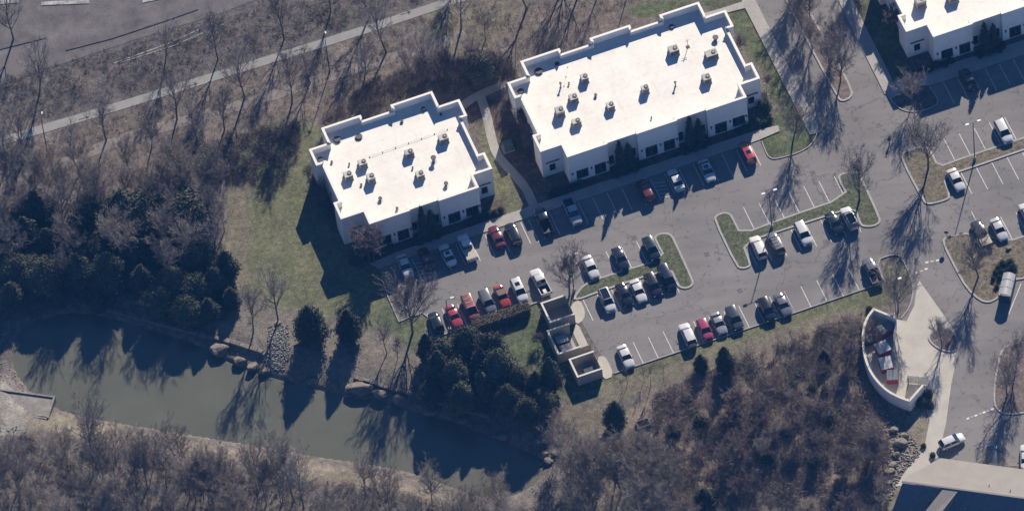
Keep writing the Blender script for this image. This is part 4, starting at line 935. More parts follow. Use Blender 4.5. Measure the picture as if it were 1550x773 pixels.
# ------------------------------------------------------------------ vegetation
def segs_mesh(name, segs, n, m):
    """segs: array rows of p0(3) p1(3) r0 r1 -> n-sided open tubes"""
    s = np.array(segs, float); p0, p1, r0, r1 = s[:, :3], s[:, 3:6], s[:, 6], s[:, 7]
    d = p1-p0; d /= np.maximum(np.linalg.norm(d, axis=1), 1e-6)[:, None]
    ref = np.where(np.abs(d[:, 2:3]) > .9, np.array([[1., 0, 0]]), np.array([[0, 0, 1.]]))
    u = np.cross(d, ref); u /= np.linalg.norm(u, axis=1)[:, None]; w = np.cross(d, u); vs = []
    for p, r in ((p0, r0), (p1, r1)):
        for j in range(n):
            a = 2*math.pi*j/n; vs.append(p+u*(r*math.cos(a))[:, None]+w*(r*math.sin(a))[:, None])
    v = np.stack(vs, 1); k = len(s); base = np.arange(k)[:, None]*2*n
    f = np.concatenate([np.stack([base[:, 0]+j, base[:, 0]+(j+1) % n, base[:, 0]+n+(j+1) % n, base[:, 0]+n+j], 1) for j in range(n)])
    return fast_mesh(name, v.reshape(-1, 3), f, m)
def bare_tree(seed, H, spread, tm, trunk_h=.22, limbs=9, dens=1., tr=.19, up=.55, base_stems=1):
    rg = np.random.default_rng(seed); big, tw = [], []
    def nrm(v): return v/max(np.linalg.norm(v), 1e-9)
    def branch(p, d, L, r, lev, out, nseg, curl, rise):
        pts = [np.array(p, float)]; d = np.array(d, float)
        for i in range(nseg):
            d = nrm(d+rg.normal(0, curl, 3)+np.array([0, 0, rise])); pts.append(pts[-1]+d*L/nseg)
        for i in range(nseg): out.append([*pts[i], *pts[i+1], r*(1-.8*i/nseg), r*(1-.8*(i+1)/nseg)])
        return pts
    def side(d, ang):
        a = nrm(np.cross(d, rg.normal(0, 1, 3))); return nrm(d*math.cos(ang)+a*math.sin(ang))
    for st in range(base_stems):
        lean = rg.normal(0, .06 if base_stems == 1 else .18, 2)
        tp = branch((0 if base_stems == 1 else rg.normal(0, .25), 0 if base_stems == 1 else rg.normal(0, .25), -.15), (lean[0], lean[1], 1), H*.82, tr*(1 if base_stems == 1 else .7), 0, big, 9, .05, .05)
        zmin = trunk_h*H
        for i in range(limbs):
            f = rg.uniform(0, 1)**.9; z = zmin+(H*.8-zmin)*f*.85
            k = min(int(z/(H*.82)*9), 8); t = (z-tp[k][2])/max(tp[k+1][2]-tp[k][2], .01); p = tp[k]+(tp[k+1]-tp[k])*np.clip(t, 0, 1)
            az = i*2.4+rg.uniform(-.4, .4); tilt = rg.uniform(.45, .8)*(1-.3*f)
            d = np.array([math.cos(az)*math.sin(tilt), math.sin(az)*math.sin(tilt), math.cos(tilt)])
            L = min(spread/math.sin(tilt)*rg.uniform(.75, 1.1), (H-z)*1.15)*(1-.25*f)
            lp = branch(p, d, L, tr*.42*(1-.5*f), 1, big, 6, .1, up*.16)
            for j in range(int(8*dens)):
                q = rg.uniform(.15, 1); ii = min(int(q*6), 5); pp = lp[ii]+(lp[ii+1]-lp[ii])*(q*6-ii); dd = nrm(lp[ii+1]-lp[ii])
                L2 = L*rg.uniform(.28, .5)*(1.1-.5*q)
                l2 = branch(pp, side(dd, rg.uniform(.4, .8)), L2, .03, 2, tw, 3, .12, .12)
                for e in range(int(7*dens)):
                    q2 = rg.uniform(.1, 1); i2 = min(int(q2*3), 2); p2 = l2[i2]+(l2[i2+1]-l2[i2])*(q2*3-i2)
                    l3 = branch(p2, side(nrm(l2[i2+1]-l2[i2]), rg.uniform(.3, .8)), L2*rg.uniform(.35, .6), .019, 3, tw, 2, .15, .1)
                    for g in range(2): branch(l3[1], side(nrm(l3[2]-l3[1]), rg.uniform(.3, .7)), L2*.28, .014, 4, tw, 1, .1, .1)
    return segs_mesh('trunk', big, 6, M_bark), segs_mesh('crown', tw, 3, tm)
VASE = [bare_tree(i, 10, 4.1, M_twig, .15, 18, 1.25, .17, .75) for i in range(3)]
TALL = [bare_tree(20+i, 13, 3.5, M_twig, .2, 18, .9, .17, .5) for i in range(3)]
WOOD = [bare_tree(40+i, 14, 3.6, M_twig_pale, .28, 17, 1.0, .15, .6, 2 if i == 1 else 1) for i in range(3)]
REDT = [bare_tree(60+i, 5, 2.3, M_twig_red, .12, 12, 1.25, .1, .5, 2) for i in range(2)]
SAPL = [bare_tree(70+i, 6, .9, M_twig, .25, 8, .6, .06, .9) for i in range(2)]
rnd = random.Random(11)
def plant(meshes, px, py, s, name, label, cat, group, z=None, sx=None, at=None):
    g = at or G(px, py)
    r = empty(name, g if z is None else (g.x, g.y, z), rnd.uniform(0, 6.28), label=label, cat=cat, group=group); r.scale = (sx or s, sx or s, s)
    r.rotation_euler[0] = rnd.gauss(0, .025); r.rotation_euler[1] = rnd.gauss(0, .025)
    for nm, me in zip(('trunk', 'crown'), meshes): link(nm, me, r)
    return r
def foliage(seed, n, shape, size, m, name='crown'):
    """leaf clumps through a crown; shape(u)-> radius at height fraction; each leaf a bent pair of triangles"""
    rg = np.random.default_rng(seed); H = shape['H']; ph = rg.uniform(0, 6.28, 8)
    z = rg.uniform(0, 1, n*3); az = rg.uniform(0, 6.28, n*3); R = np.interp(z, shape['u'], shape['r'])
    keep = rg.uniform(0, 1, n*3) < (R/max(shape['r'])+.05); z, az, R = z[keep][:n], az[keep][:n], R[keep][:n]; n = len(z)
    lob = (1+.12*np.sin(az*3+ph[0]+z*9)+.12*np.sin(az*5+ph[1]-z*15)+.12*np.sin(az*11+z*37+ph[2])+.08*np.sin(az*17-z*61+ph[3]))*(1+np.abs(rg.normal(0, .13, n)))
    rr = R*lob*np.sqrt(rg.uniform(.22, 1, n)); c = np.stack([rr*np.cos(az), rr*np.sin(az), shape['z0']+z*(H-shape['z0'])], 1)+rg.normal(0, size*.3, (n, 3))
    out = np.stack([np.cos(az), np.sin(az), .5+rg.normal(0, .4, n)], 1)+rg.normal(0, .55, (n, 3)); out /= np.linalg.norm(out, axis=1)[:, None]
    u = np.cross(out, rg.normal(0, 1, (n, 3))); u /= np.linalg.norm(u, axis=1)[:, None]; w = np.cross(out, u)
    s = size*rg.uniform(.55, 1.3, n)[:, None]
    v = np.stack([c-u*s*.5, c+w*s*.32+out*s*.12, c+u*s*.6, c-w*s*.32-out*s*.1], 1).reshape(-1, 3)
    f = np.arange(n*4).reshape(-1, 4); return fast_mesh(name, v, f, m)
def stem(h, r, m=M_bark):
    b = MB(); b.tube([(0, 0, -.15), (.04, .03, h*.35), (.02, -.03, h*.7), (0, 0, h)], [r, r*.8, r*.5, r*.2], 6)
    for k in range(5):
        a = k*2.4; z = h*(.3+.12*k); b.tube([(0, 0, z), (math.cos(a)*h*.13, math.sin(a)*h*.13, z+h*.07)], [r*.3, r*.1], 4)
    return b.mesh('trunk', m)
CONE = dict(H=8, z0=.7, u=[0, .08, .3, .6, .85, 1], r=[1.0, 1.75, 1.9, 1.35, .7, .12])
BROAD = dict(H=7, z0=1.0, u=[0, .15, .45, .75, .93, 1], r=[1.2, 2.3, 2.6, 2.1, 1.1, .3])
SPIRE = dict(H=6, z0=.1, u=[0, .15, .5, .85, 1], r=[.65, .85, .75, .4, .08])
BALL = dict(H=1.5, z0=.05, u=[0, .2, .5, .8, 1], r=[.6, .85, .95, .7, .2])
ECONE = [(stem(7, .16), foliage(100+i, 15000, CONE, .26, M_ever)) for i in range(2)]
EBROAD = [(stem(6, .18), foliage(110+i, 17000, BROAD, .26, M_pine)) for i in range(2)]
ESPIRE = [(stem(5, .1), foliage(120+i, 3200, SPIRE, .26, M_shrub)) for i in range(2)]
EBALL = [(stem(1, .05), foliage(130+i, 1500, BALL, .2, M_shrub)) for i in range(2)]

VG = 'bare trees along the lane'
for i, (x, y, s, lb) in enumerate([(161, 212, 1.0, 'bare verge tree just below the pale lane, second from the slim street lamp'), (268, 180, 1.05, 'bare verge tree with forked trunk shading the leafy path'), (370, 148, 1.05, 'bare verge tree with a heavy trunk shadow below the pale lane'),
    (442, 156, 1.0, 'bare verge tree beside the lawn corner, near the slim street lamp'), (585, 80, 1.1, 'tall bare verge tree behind the rear of the shorter office'), (797, 14, 1.1, 'bare tree standing alone on the dry verge behind the long office'),
    (698, 44, 1.05, 'bare verge tree above the leafy path, beyond the shorter office'), (39, 240, 1.0, 'bare verge tree next to the slim street lamp by the lane')]):
    plant(TALL[i % 3], x, y, s, 'bare_tree', lb, 'tree', VG)
for i, (x, y, s) in enumerate([(121, 262, .9), (229, 226, .85), (340, 196, .85), (550, 128, .85), (651, 109, .9), (8, 255, .8), (300, 215, .7), (710, 100, .6), (620, 130, .7), (470, 125, .7), (200, 265, .75), (55, 300, .8), (105, 315, .8), (290, 290, .7), (330, 275, .75)]):
    plant(TALL[(i+1) % 3], x, y, s, 'bare_tree', 'slender bare tree in the leaf litter between lane and woods', 'tree', 'slender bare trees in the leaf litter')
for i, (x, y, s) in enumerate([(880, -18, 1.1), (845, 0, .8), (735, 60, .6), (905, -6, .7), (860, -40, 1.0), (20, 60, 1.0), (330, 90, .9), (560, 25, 1.), (60, 140, 1.), (430, 60, .9), (250, 95, .8), (700, -40, 1.), (500, 20, .8)]):
    plant(TALL[i % 3], x, y, s, 'bare_tree', 'bare tree on the far side of the pale lane or beyond the offices', 'tree', 'bare trees beyond the lane')
LT = 'bare trees of the car park'
for i, (x, y, s, z, lb) in enumerate([(1405, 256, 1.15, .11, 'broad bare tree on the end of the dry grass island'), (1301, 303, 1.1, .11, 'bare tree in a mulch ring at the end of the long grass island'), (1200, 214, .85, None, 'bare tree in a mulch ring at the corner lawn east of the long office'),
    (625, 503, 1.3, None, 'tall bare tree at the lot corner beside the black hatchback'), (862, 447, 1.05, .11, 'bare tree at the enclosure end of the median'), (1481, 420, .95, .11, 'bare tree amid dry leaves on the stop sign island'), (1360, 470, 1.0, None, 'bare tree on the scrubby corner island by the curved wall'),
    (1426, 526, .7, .11, 'small bare tree on the mulch island in the concrete yard'), (1381, 160, .7, .11, 'small reddish bare tree in the shaded corner bed'), (1524, 600, .9, .11, 'bare tree on the oval mulch island in the drive'), (1538, 560, .8, .11, 'second bare tree on the oval mulch island in the drive')]):
    plant(VASE[i % 3], x, y, s, 'bare_tree', lb, 'tree', LT, z)
for i, (x, y, s) in enumerate([(1191, 2, .8), (1210, 45, .8), (1226, 74, .75), (1252, 108, .85), (1268, 125, .8), (1262, 75, .7), (1205, -35, .9), (1222, 30, .7)]):
    plant(VASE[i % 3], x+4, y, s, 'bare_tree', 'bare tree in a row on the leafy median of the drive', 'tree', 'row of bare median trees', .11)
for i, (x, y, s) in enumerate([(1292, -25, .9), (1305, -60, 1.)]): plant(VASE[i], x, y, s, 'bare_tree', 'bare tree beyond the drive by the far office lawn', 'tree', 'bare trees by the far office')
for i, (x, y, s, lb) in enumerate([(383, 505, .85, 'bare sapling on the pond bank beside the flat boulders'), (421, 487, .95, 'bare sapling at the top of the pale stone chute'), (586, 535, .6, 'thin bare sapling on the bank below the lot corner'), (602, 542, .4, 'very small bare sapling next to the tall corner tree')]):
    plant(TALL[i % 3], x, y, s, 'bare_tree', lb, 'tree', 'saplings on the pond bank')
# ornamental bare shrubs / small trees round the buildings
for i, (x, y, s, lb) in enumerate([(563, 400, 1.5, 'spreading bare ornamental tree at the front corner of the shorter office'), (487, 305, .8, 'bare reddish shrub in the shade beside the shorter office'), (1350, 45, 1.0, 'bare reddish tree against the far office side wall'), (790, 190, .8, 'bare reddish shrub along the side of the long office'), (812, 215, .8, 'bare shrub by the side wall close to the utility box'),
    (1120, 75, .6, 'bare reddish shrub in the bed east of the long office'), (1160, 130, .5, 'low bare shrub at the east corner of the long office'), (780, 160, .7, 'bare shrub near the garden path junction'), (700, 120, .9, 'bare shrub thicket edge above the garden path'), (680, 115, .8, 'bare shrub behind the rear corner of the shorter office'), (825, 480, .45, 'low bare shrub against the upper bin enclosure'), (815, 520, .5, 'bare shrub by the side of the middle bin enclosure')]):
    plant(REDT[i % 2], x, y, s, 'bare_shrub', lb, 'shrub', 'bare ornamental shrubs')
# evergreens
for i, (x, y, s, sx, lb) in enumerate([(474, 513, 1.1, 1.25, 'dense dark conifer on the bank beside the stone chute'), (530, 512, .95, .95, 'narrower dark conifer on the bank between stone chute and lot'), (931, 645, .8, .85, 'dark conifer above the pale bare trees below the enclosures'), (1099, 562, .8, .7, 'slim dark conifer at the brush edge below the crimson car'),
    (1062, 560, .5, .55, 'small dull conifer at the brush edge below the white crossover'), (1249, 548, .4, .45, 'small conifer in the brush beside the curved wall'), (1068, 765, .6, .8, 'round evergreen among the straw at the wood edge')]):
    plant(ECONE[i % 2], x, y, s, 'conifer', lb, 'tree', 'single conifers', sx=sx)
plant(EBROAD[0], 731, 120, .75, 'evergreen_tree', 'round dark holly standing where the garden paths meet', 'tree', None, sx=.85)
cl = [(650, 545), (672, 556), (700, 565), (728, 575), (757, 580), (785, 592), (812, 604), (822, 622), (690, 590), (735, 605), (770, 618), (800, 640), (665, 580), (710, 545), (745, 552), (835, 590), (655, 610), (700, 620)]
for i, (x, y) in enumerate(cl):
    a = EBROAD if i % 3 else ECONE; s = rnd.uniform(.85, 1.15)*(1 if y < 610 else .85)
    plant(a[i % 2], x, y, s, 'evergreen_tree', ('pointed' if a is ECONE else 'broad-crowned')+' evergreen in the dark clump between car park and pond', 'tree', 'evergreens between car park and pond', sx=s*rnd.uniform(.75, .95))
cl = [(10, 385), (45, 372), (78, 388), (112, 380), (148, 392), (172, 384), (205, 396), (246, 400), (275, 385), (300, 402), (330, 440), (352, 462), (318, 480), (30, 420), (70, 430), (120, 428), (165, 430), (215, 436), (262, 440), (300, 450), (20, 460), (90, 462), (150, 468), (240, 470), (285, 482), (345, 420), (60, 335), (140, 345), (225, 350), (285, 350), (185, 345)]
for i, (x, y) in enumerate(cl):
    a = ECONE if i % 5 < 3 else EBROAD; s = rnd.uniform(.85, 1.25)*(.62 if y > 440 else (.78 if y > 365 else 1))
    lb = ('pointed' if a is ECONE else 'broad-crowned')+(' tall' if s > 1.1 else ' lower')+' dark evergreen in the wood on the pond bank'
    plant(a[i % 2], x, y, s, 'evergreen_tree', lb, 'tree', 'evergreens in the wood on the pond bank', sx=s*rnd.uniform(1.1, 1.45))
plant(EBROAD[1], 33, 330, .55, 'evergreen_tree', 'small evergreen alone at the top edge of the pond wood', 'tree', None)
for i, (x, y, s) in enumerate([(322, 345, .9), (270, 340, .8), (230, 330, .8), (340, 350, .7), (25, 400, 1.), (110, 400, 1.), (95, 345, .9), (160, 330, .8), (330, 395, .9)]):
    plant(TALL[i % 3], x, y, s, 'bare_tree', 'grey bare tree standing among the dark evergreens of the pond wood', 'tree', 'bare trees among the pond wood evergreens')
for i in range(30):
    x, y = rnd.uniform(-5, 345), rnd.uniform(262, 350)
    plant((TALL if i % 2 else WOOD)[i % 3], x, y, rnd.uniform(.5, .8), 'bare_tree', 'grey bare tree along the upper fringe of the pond wood', 'tree', 'bare trees fringing the pond wood')
for i in range(10):
    x, y = rnd.uniform(-5, 350), rnd.uniform(300, 430)
    plant(WOOD[i % 3], x, y, rnd.uniform(.6, .95), 'bare_tree', 'grey bare tree standing among the dark evergreens of the pond wood', 'tree', 'bare trees among the pond wood evergreens')
for i, (x, y, s_) in enumerate([(785, 150, .7), (790, 168, .6), (800, 175, .7), (797, 198, .7), (806, 205, .6), (820, 235, .7), (828, 245, .6), (776, 145, .6), (800, 225, .6), (770, 170, .5)]):
    plant(REDT[i % 2], x, y, s_, 'bare_shrub', 'bare shrub in the dense bed between the garden path and the long office', 'shrub', 'shrubs in the bed between the offices')
for i, (x, y, s_) in enumerate([(520, 185, .8), (545, 170, .9), (575, 155, .8), (600, 145, .9), (625, 135, .8), (655, 125, .9), (690, 120, .8), (745, 105, .8), (760, 115, .7), (500, 195, .6), (560, 150, .7), (640, 110, .8), (670, 100, .8), (715, 95, .7)]):
    plant(REDT[i % 2], x, y, s_, 'bare_shrub', 'bare shrub in the dark thicket behind the rear wall of the shorter office', 'shrub', 'shrubs behind the shorter office')
# spires and beds before the offices
def bpt(B, a, y): return B.matrix_basis @ Vector((a, y, 0))
for B, spots, nm in ((B1, ((8.6, -.9), (10.4, -.8), (20.8, -.9), (22.6, -.8)), 'long office'), (B2, ((8.6, -.9), (10.3, -.8)), 'shorter office'), (B3, ((8.6, -.9), (10.3, -.8)), 'far office')):
    for i, (a, y) in enumerate(spots):
        plant(ESPIRE[i % 2], 0, 0, (1.38 if i % 2 == 0 else 1.12)*rnd.uniform(.95, 1.05), 'cypress', 'narrow dark cypress against the recessed front wall of the '+nm, 'tree', 'cypresses before the '+nm, at=bpt(B, a, y), sx=rnd.uniform(.8, .95))
def bed(B, a0, a1, y0, y1):
    pts = chaikin([(a0, y1), (a0+.0, y0+.6), (a0+.9, y0), (a1-.9, y0), (a1, y0+.6), (a1, y1)], 1)
    q = [bpt(B, p[0], p[1]) for p in pts]; slab('planting_bed', [(p.x, p.y) for p in q], -.1, .08, M_bed, kind='structure')
bedn = 0
for B, bb, nm in ((B1, ((-4.6, 2.4, -1.9, 2.9), (6.5, 12.4, -2.4, .6), (18.8, 24.6, -2.4, .6), (28.4, 35.6, -1.8, 2.9)), 'long office'), (B2, ((-4.6, 3.6, -1.9, 2.9), (6.5, 12.3, -2.4, .6), (15.6, 22.8, -1.8, 2.9)), 'shorter office'), (B3, ((-4.6, 3.4, -1.8, 2.9), (6.5, 12.4, -2.4, .6), (18.8, 24.6, -2.4, .6)), 'far office')):
    for a0, a1, y0, y1 in bb:
        q0 = y1 if y1 < 1 else -.06
        bed(B, a0, a1, y0, -.08)
        n = 6
        for i in range(n):
            a = a0+.9+(a1-a0-1.8)*i/(n-1); y = y0+.75+(.35 if i % 2 else 0)
            plant(EBALL[i % 2], 0, 0, rnd.uniform(.5, .75), 'bed_shrub', 'low dark shrub in the shaded front planting bed of the '+nm, 'shrub', 'front bed shrubs of the '+nm, at=bpt(B, a, y)+Vector((0, 0, .08)))
plant(EBALL[0], 1157, 166, 1.2, 'bed_shrub', 'pale rounded shrub at the east corner of the long office', 'shrub', None)
Z14 = lambda x, y: (1400+x/4.83, 320+y/4.83)
for i, (x, y, s) in enumerate([(570, 370, .9), (625, 365, 1.0), (645, 405, 1.1), (535, 400, .7), (515, 435, .7), (562, 435, .8), (545, 470, .7), (525, 535, .6), (500, 480, .6), (610, 420, .8)]):
    plant(EBALL[i % 2], *Z14(x, y+22), s*.68, 'round_shrub', 'clipped round dark shrub in the cluster beside the ribbed shelter', 'shrub', 'round shrubs by the shelter', .11)
for i, (x, y, s) in enumerate([(1312, 500, .8), (1308, 520, .9), (1316, 470, .6), (1395, 612, .9), (1404, 600, .9), (1407, 615, .8), (1412, 690, .5), (1398, 676, .45)]):
    plant(EBALL[i % 2], x, y, s, 'evergreen_shrub', 'dark evergreen shrub along the curved wall or the yard end', 'shrub', 'evergreen shrubs round the yard')
# hedge behind the red cars
def hedge():
    a, c = V(722, 497), V(797, 472); d = c-a; L = d.length; r = empty('hedge', a, math.atan2(d.y, d.x), label='long clipped brown-green hedge behind the red cars', cat='hedge')
    rg = np.random.default_rng(5); n = 15000; W, H = .95, 1.5
    x = rg.uniform(-.7, L+.7, n); th = rg.uniform(0, math.pi, n); endf = np.clip(np.minimum(x+.9, L+.9-x)/1.0, .15, 1)**.5
    y = np.cos(th)*W*endf; z = np.minimum(np.sin(th)*2.2, 1)*H*(.8+.2*endf)+rg.normal(0, .05, n); z = np.where(rg.uniform(0, 1, n) < .35, z*rg.uniform(.1, 1, n), z)
    c3 = np.stack([x, y, np.abs(z)], 1)+rg.normal(0, .05, (n, 3)); u = rg.normal(0, 1, (n, 3)); u /= np.linalg.norm(u, axis=1)[:, None]; w = np.cross(u, rg.normal(0, 1, (n, 3))); w /= np.linalg.norm(w, axis=1)[:, None]
    s = rg.uniform(.05, .11, n)[:, None]; v = np.stack([c3-u*s, c3+w*s*.7, c3+u*s, c3-w*s*.7], 1).reshape(-1, 3)
    link('foliage', fast_mesh('foliage', v, np.arange(n*4).reshape(-1, 4), M_hedge), r)
    b = MB(); b.box(-.4, L+.4, -.6, .6, 0, 1.1); b.build('stems', M_bark, r)
hedge()

# bare woods below the pond and along the right ravine
WD = 'bare trees of the wood below the pond'
ex = [(142, 716, 1.25), (103, 716, .8), (224, 737, .9), (252, 738, .95), (275, 717, .8), (297, 759, .9), (308, 758, .95), (321, 758, .9), (445, 758, 1.15), (460, 768, 1.1), (426, 762, .8), (553, 752, .8), (655, 771, .9), (200, 715, .7), (180, 690, .6)]
for i, (x, y, s) in enumerate(ex): plant(WOOD[i % 3], x, y, s, 'bare_tree', ('twin-stemmed ' if i % 3 == 1 else '')+'tall pale bare tree close to the lower pond shore' if s > .85 else ('twin-stemmed ' if i % 3 == 1 else '')+'slight pale bare tree in the wood along the lower pond shore', 'tree', WD)
pts = []
while len(pts) < 62:
    x, y = rnd.uniform(-10, 1010), rnd.uniform(690, 880)
    if y < 708+max(0, (x-120)*.13) and x < 830: continue
    if x > 830 and y < 735: continue
    if any(abs(x-a)/26+abs(y-b_)/20 < 1 for a, b_ in pts): continue
    pts.append((x, y))
for i, (x, y) in enumerate(pts):
    plant(WOOD[i % 3], x, y, rnd.uniform(.65, .98), 'bare_tree', ('twin-stemmed' if i % 3 == 1 else 'single-stemmed')+' pale bare tree deep in the wood below the pond', 'tree', WD)
for i, (x, y, s) in enumerate([(868, 745, .95), (905, 752, 1.1), (940, 748, 1.1), (985, 752, 1.), (960, 735, .9), (890, 720, .8), (1010, 745, .9), (1020, 770, .9), (925, 770, 1.1), (975, 780, 1.1), (870, 700, .7), (850, 660, .55), (848, 690, .6)]):
    plant(WOOD[(i+1) % 3], x, y, s, 'bare_tree', 'big pale bare tree in the thicket below the conifer and enclosures', 'tree', 'pale bare trees below the enclosures')
for i, (x, y, s) in enumerate([(950, 580, .6), (975, 575, .55), (985, 585, .7), (1005, 573, .5), (942, 592, .5), (1178, 523, .5), (1200, 518, .5), (1130, 530, .4)]):
    plant(SAPL[i % 2], x, y, s*1.4, 'sapling', 'thin bare sapling at the grass edge below the lower car row', 'tree', 'saplings at the brush edge')

for i in range(46):
    while True:
        x, y = rnd.uniform(985, 1340), rnd.uniform(515, 800)
        if y > 640-(x-985)*.40+(20 if x < 1100 else 0) and not (x > 1290 and 540 < y < 640): break
    a = (REDT if i % 3 else WOOD)[i % 2]; s_ = rnd.uniform(.55, 1.1) if i % 3 else rnd.uniform(.3, .5)
    plant(a, x, y, s_, 'bare_shrub', 'reddish bare shrub rising out of the brush in the hollow' if i % 3 else 'thin pale bare tree rising out of the brush in the hollow', 'shrub' if i % 3 else 'tree', 'reddish shrubs in the brush' if i % 3 else 'thin trees in the brush')
for i, (x, y, s_) in enumerate([(1155, 612, .9), (1145, 630, .8), (1185, 660, .9), (1200, 585, .7), (1100, 600, .8), (1060, 640, .9), (1255, 640, .8), (1230, 700, 1.), (1160, 700, .9), (1020, 655, .9), (1040, 610, .8), (1290, 690, .8), (1110, 670, .7), (1230, 590, .6)]):
    plant(EBALL[i % 2], x, y, s_, 'evergreen_shrub', 'low dark evergreen shrub half buried in the brush', 'shrub', 'evergreen shrubs in the brush', sx=s_*1.3)
# uncountable brush and undergrowth: one mass per area
def brush(name, label, areas, seed, m, n, hgt=(.6, 1.6), blades=34, wdt=.022, avoid=0.):
    rg = np.random.default_rng(seed); X, Y = [], []
    pl = [px_poly(a) for a in areas]; allp = np.concatenate([np.array(p) for p in pl]); lo, hi = allp.min(0), allp.max(0)
    x = rg.uniform(lo[0], hi[0], n*6); y = rg.uniform(lo[1], hi[1], n*6)
    k = np.zeros(x.shape, bool)
    for p in pl: k |= inside(p, x, y)
    k &= ~inside(POND, x, y) & (edge_dist(POND, x, y) > .8)
    cl = wob(x, y, .33, 3)+.5*wob(x, y, .9, 1); k &= rg.uniform(-1.1, .8, x.shape) < cl+avoid
    x, y = x[k][:n], y[k][:n]; n = len(x); z = ground_z(x, y); h = rg.uniform(*hgt, n)*np.clip(1.05+.45*wob(x, y, .5, 9), .5, 1.6)
    B = blades; c = np.repeat(np.stack([x, y, z], 1), B, 0); hh = np.repeat(h, B); N = n*B
    st = rg.uniform(0, 1, N); dr = rg.normal(0, 1, (N, 3)); dr[:, 2] = np.abs(dr[:, 2])*1.1+.45; dr /= np.linalg.norm(dr, axis=1)[:, None]
    root = c+dr*(hh*.45*st)[:, None]+rg.normal(0, .1, (N, 3))*hh[:, None]; d2 = dr+rg.normal(0, .5, (N, 3)); d2 /= np.linalg.norm(d2, axis=1)[:, None]
    tip = root+d2*(hh*rg.uniform(.35, .75, N))[:, None]; sd = np.cross(d2, rg.normal(0, 1, (N, 3))); sd /= np.linalg.norm(sd, axis=1)[:, None]; sd *= wdt*rg.uniform(.6, 1.4, N)[:, None]
    v = np.stack([root-sd, root+sd, tip], 1).reshape(-1, 3)
    link(name, fast_mesh(name, v, np.arange(N*3).reshape(-1, 3), m), label=label, cat='brush', kind='stuff')
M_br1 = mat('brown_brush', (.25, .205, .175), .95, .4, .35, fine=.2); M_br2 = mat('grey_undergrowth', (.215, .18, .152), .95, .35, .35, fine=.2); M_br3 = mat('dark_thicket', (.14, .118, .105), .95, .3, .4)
brush('brush', 'brown tangled brush filling the hollow below the lower car row', [[(985, 600), (1060, 562), (1180, 520), (1308, 472), (1300, 560), (1330, 615), (1345, 660), (1345, 800), (1020, 800), (990, 690)]], 1, M_br1, 3400, (.5, 2.2), 44, .022, -.3)
brush('undergrowth', 'grey undergrowth below the bare trees along the lower pond shore', [[(-20, 655), (60, 660), (200, 690), (420, 722), (560, 735), (700, 768), (850, 770), (850, 680), (960, 650), (1030, 700), (1030, 830), (-20, 850)]], 2, M_br2, 4200, (.5, 1.6), 34, .022)
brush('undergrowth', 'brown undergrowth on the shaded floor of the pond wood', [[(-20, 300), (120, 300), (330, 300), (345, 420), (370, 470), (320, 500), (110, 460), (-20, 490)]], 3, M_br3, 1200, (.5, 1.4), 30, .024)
brush('thicket', 'dark thicket behind the shorter office, with dark brush for tree shadows on the litter verge', [[(500, 175), (560, 120), (640, 100), (720, 85), (770, 90), (780, 118), (700, 140), (650, 132), (560, 165)], [(290, 215), (400, 195), (420, 240), (390, 280), (300, 270)], [(388, 195), (455, 185), (450, 250), (405, 300)], [(460, 255), (480, 250), (520, 350), (505, 350)], [(775, 140), (800, 160), (840, 255), (815, 260)]], 4, M_br3, 1500, (.6, 1.8), 34, .024, .3)  # brush on the litter verge stands in for bare-tree shadows
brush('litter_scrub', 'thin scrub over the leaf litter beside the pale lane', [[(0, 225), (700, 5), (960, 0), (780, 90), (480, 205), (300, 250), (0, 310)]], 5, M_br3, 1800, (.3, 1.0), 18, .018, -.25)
brush('verge_scrub', 'grey scrub on the far side of the pale lane below the road', [[(0, 120), (340, 25), (640, -40), (640, 0), (0, 198)]], 6, M_br2, 1200, (.4, 1.4), 24, .02, -.1)

# ------------------------------------------------------------------ boulders, riprap, spillway
def boulder_mesh(seed):
    bm = bmesh.new(); bmesh.ops.create_icosphere(bm, subdivisions=3, radius=1); rg = np.random.default_rng(seed); ph = rg.uniform(0, 6, 9); pl = [Vector(rg.normal(0, 1, 3).tolist()).normalized() for _ in range(7)]
    for v in bm.verts:
        c = v.co.copy(); k = 1+.14*math.sin(c.x*2.3+ph[0])*math.cos(c.y*2.7+ph[1])+.07*math.sin(c.z*6+c.x*5+ph[2])+.03*math.sin(c.y*13+ph[3]+c.x*11)
        c = c*k
        for q in pl:
            e = c.dot(q)-.72
            if e > 0: c -= q*e*.85
        v.co = c
    me = bpy.data.meshes.new('boulder'); bm.to_mesh(me); bm.free(); me.materials.append(M_rock); return me
BLD = [boulder_mesh(i) for i in range(5)]
def boulder(px, py, sx, sy, sz, label, group, z=None):
    g = G(px, py)
    if z is not None: g = V(px, py, z)
    o = link('boulder', BLD[rnd.randrange(5)], None, (g.x, g.y, g.z+sz*.25), rnd.uniform(-.5, .5), label=label, cat='boulder', group=group); o.scale = (sx, sy, sz)
PB = 'boulders along the pond edge'
for x, y, a, b_, c in [(331, 532, 1.9, 1.3, .9), (362, 549, 1.3, .9, .7), (383, 557, 1.2, .8, .7), (400, 564, 1.1, .7, .6), (545, 589, 2.3, 1.4, 1.0), (574, 597, 1.6, .9, .8), (603, 607, 1.5, 1.0, .8), (640, 616, 1.1, .8, .6), (655, 624, 1.6, 1.0, .7), (505, 582, 1.0, .8, .6), (440, 571, 1.1, .7, .6), (470, 578, .9, .7, .6), (700, 636, 1.2, .8, .6), (822, 690, 1.0, .7, .6), (832, 698, .9, .7, .5), (818, 702, .8, .6, .5), (842, 688, .9, .6, .6), (760, 662, 1.1, .8, .6), (300, 520, .9, .6, .5)]:
    boulder(x, y, a, b_, c, 'rough tan boulder at the edge of the pond, below the bank', PB)
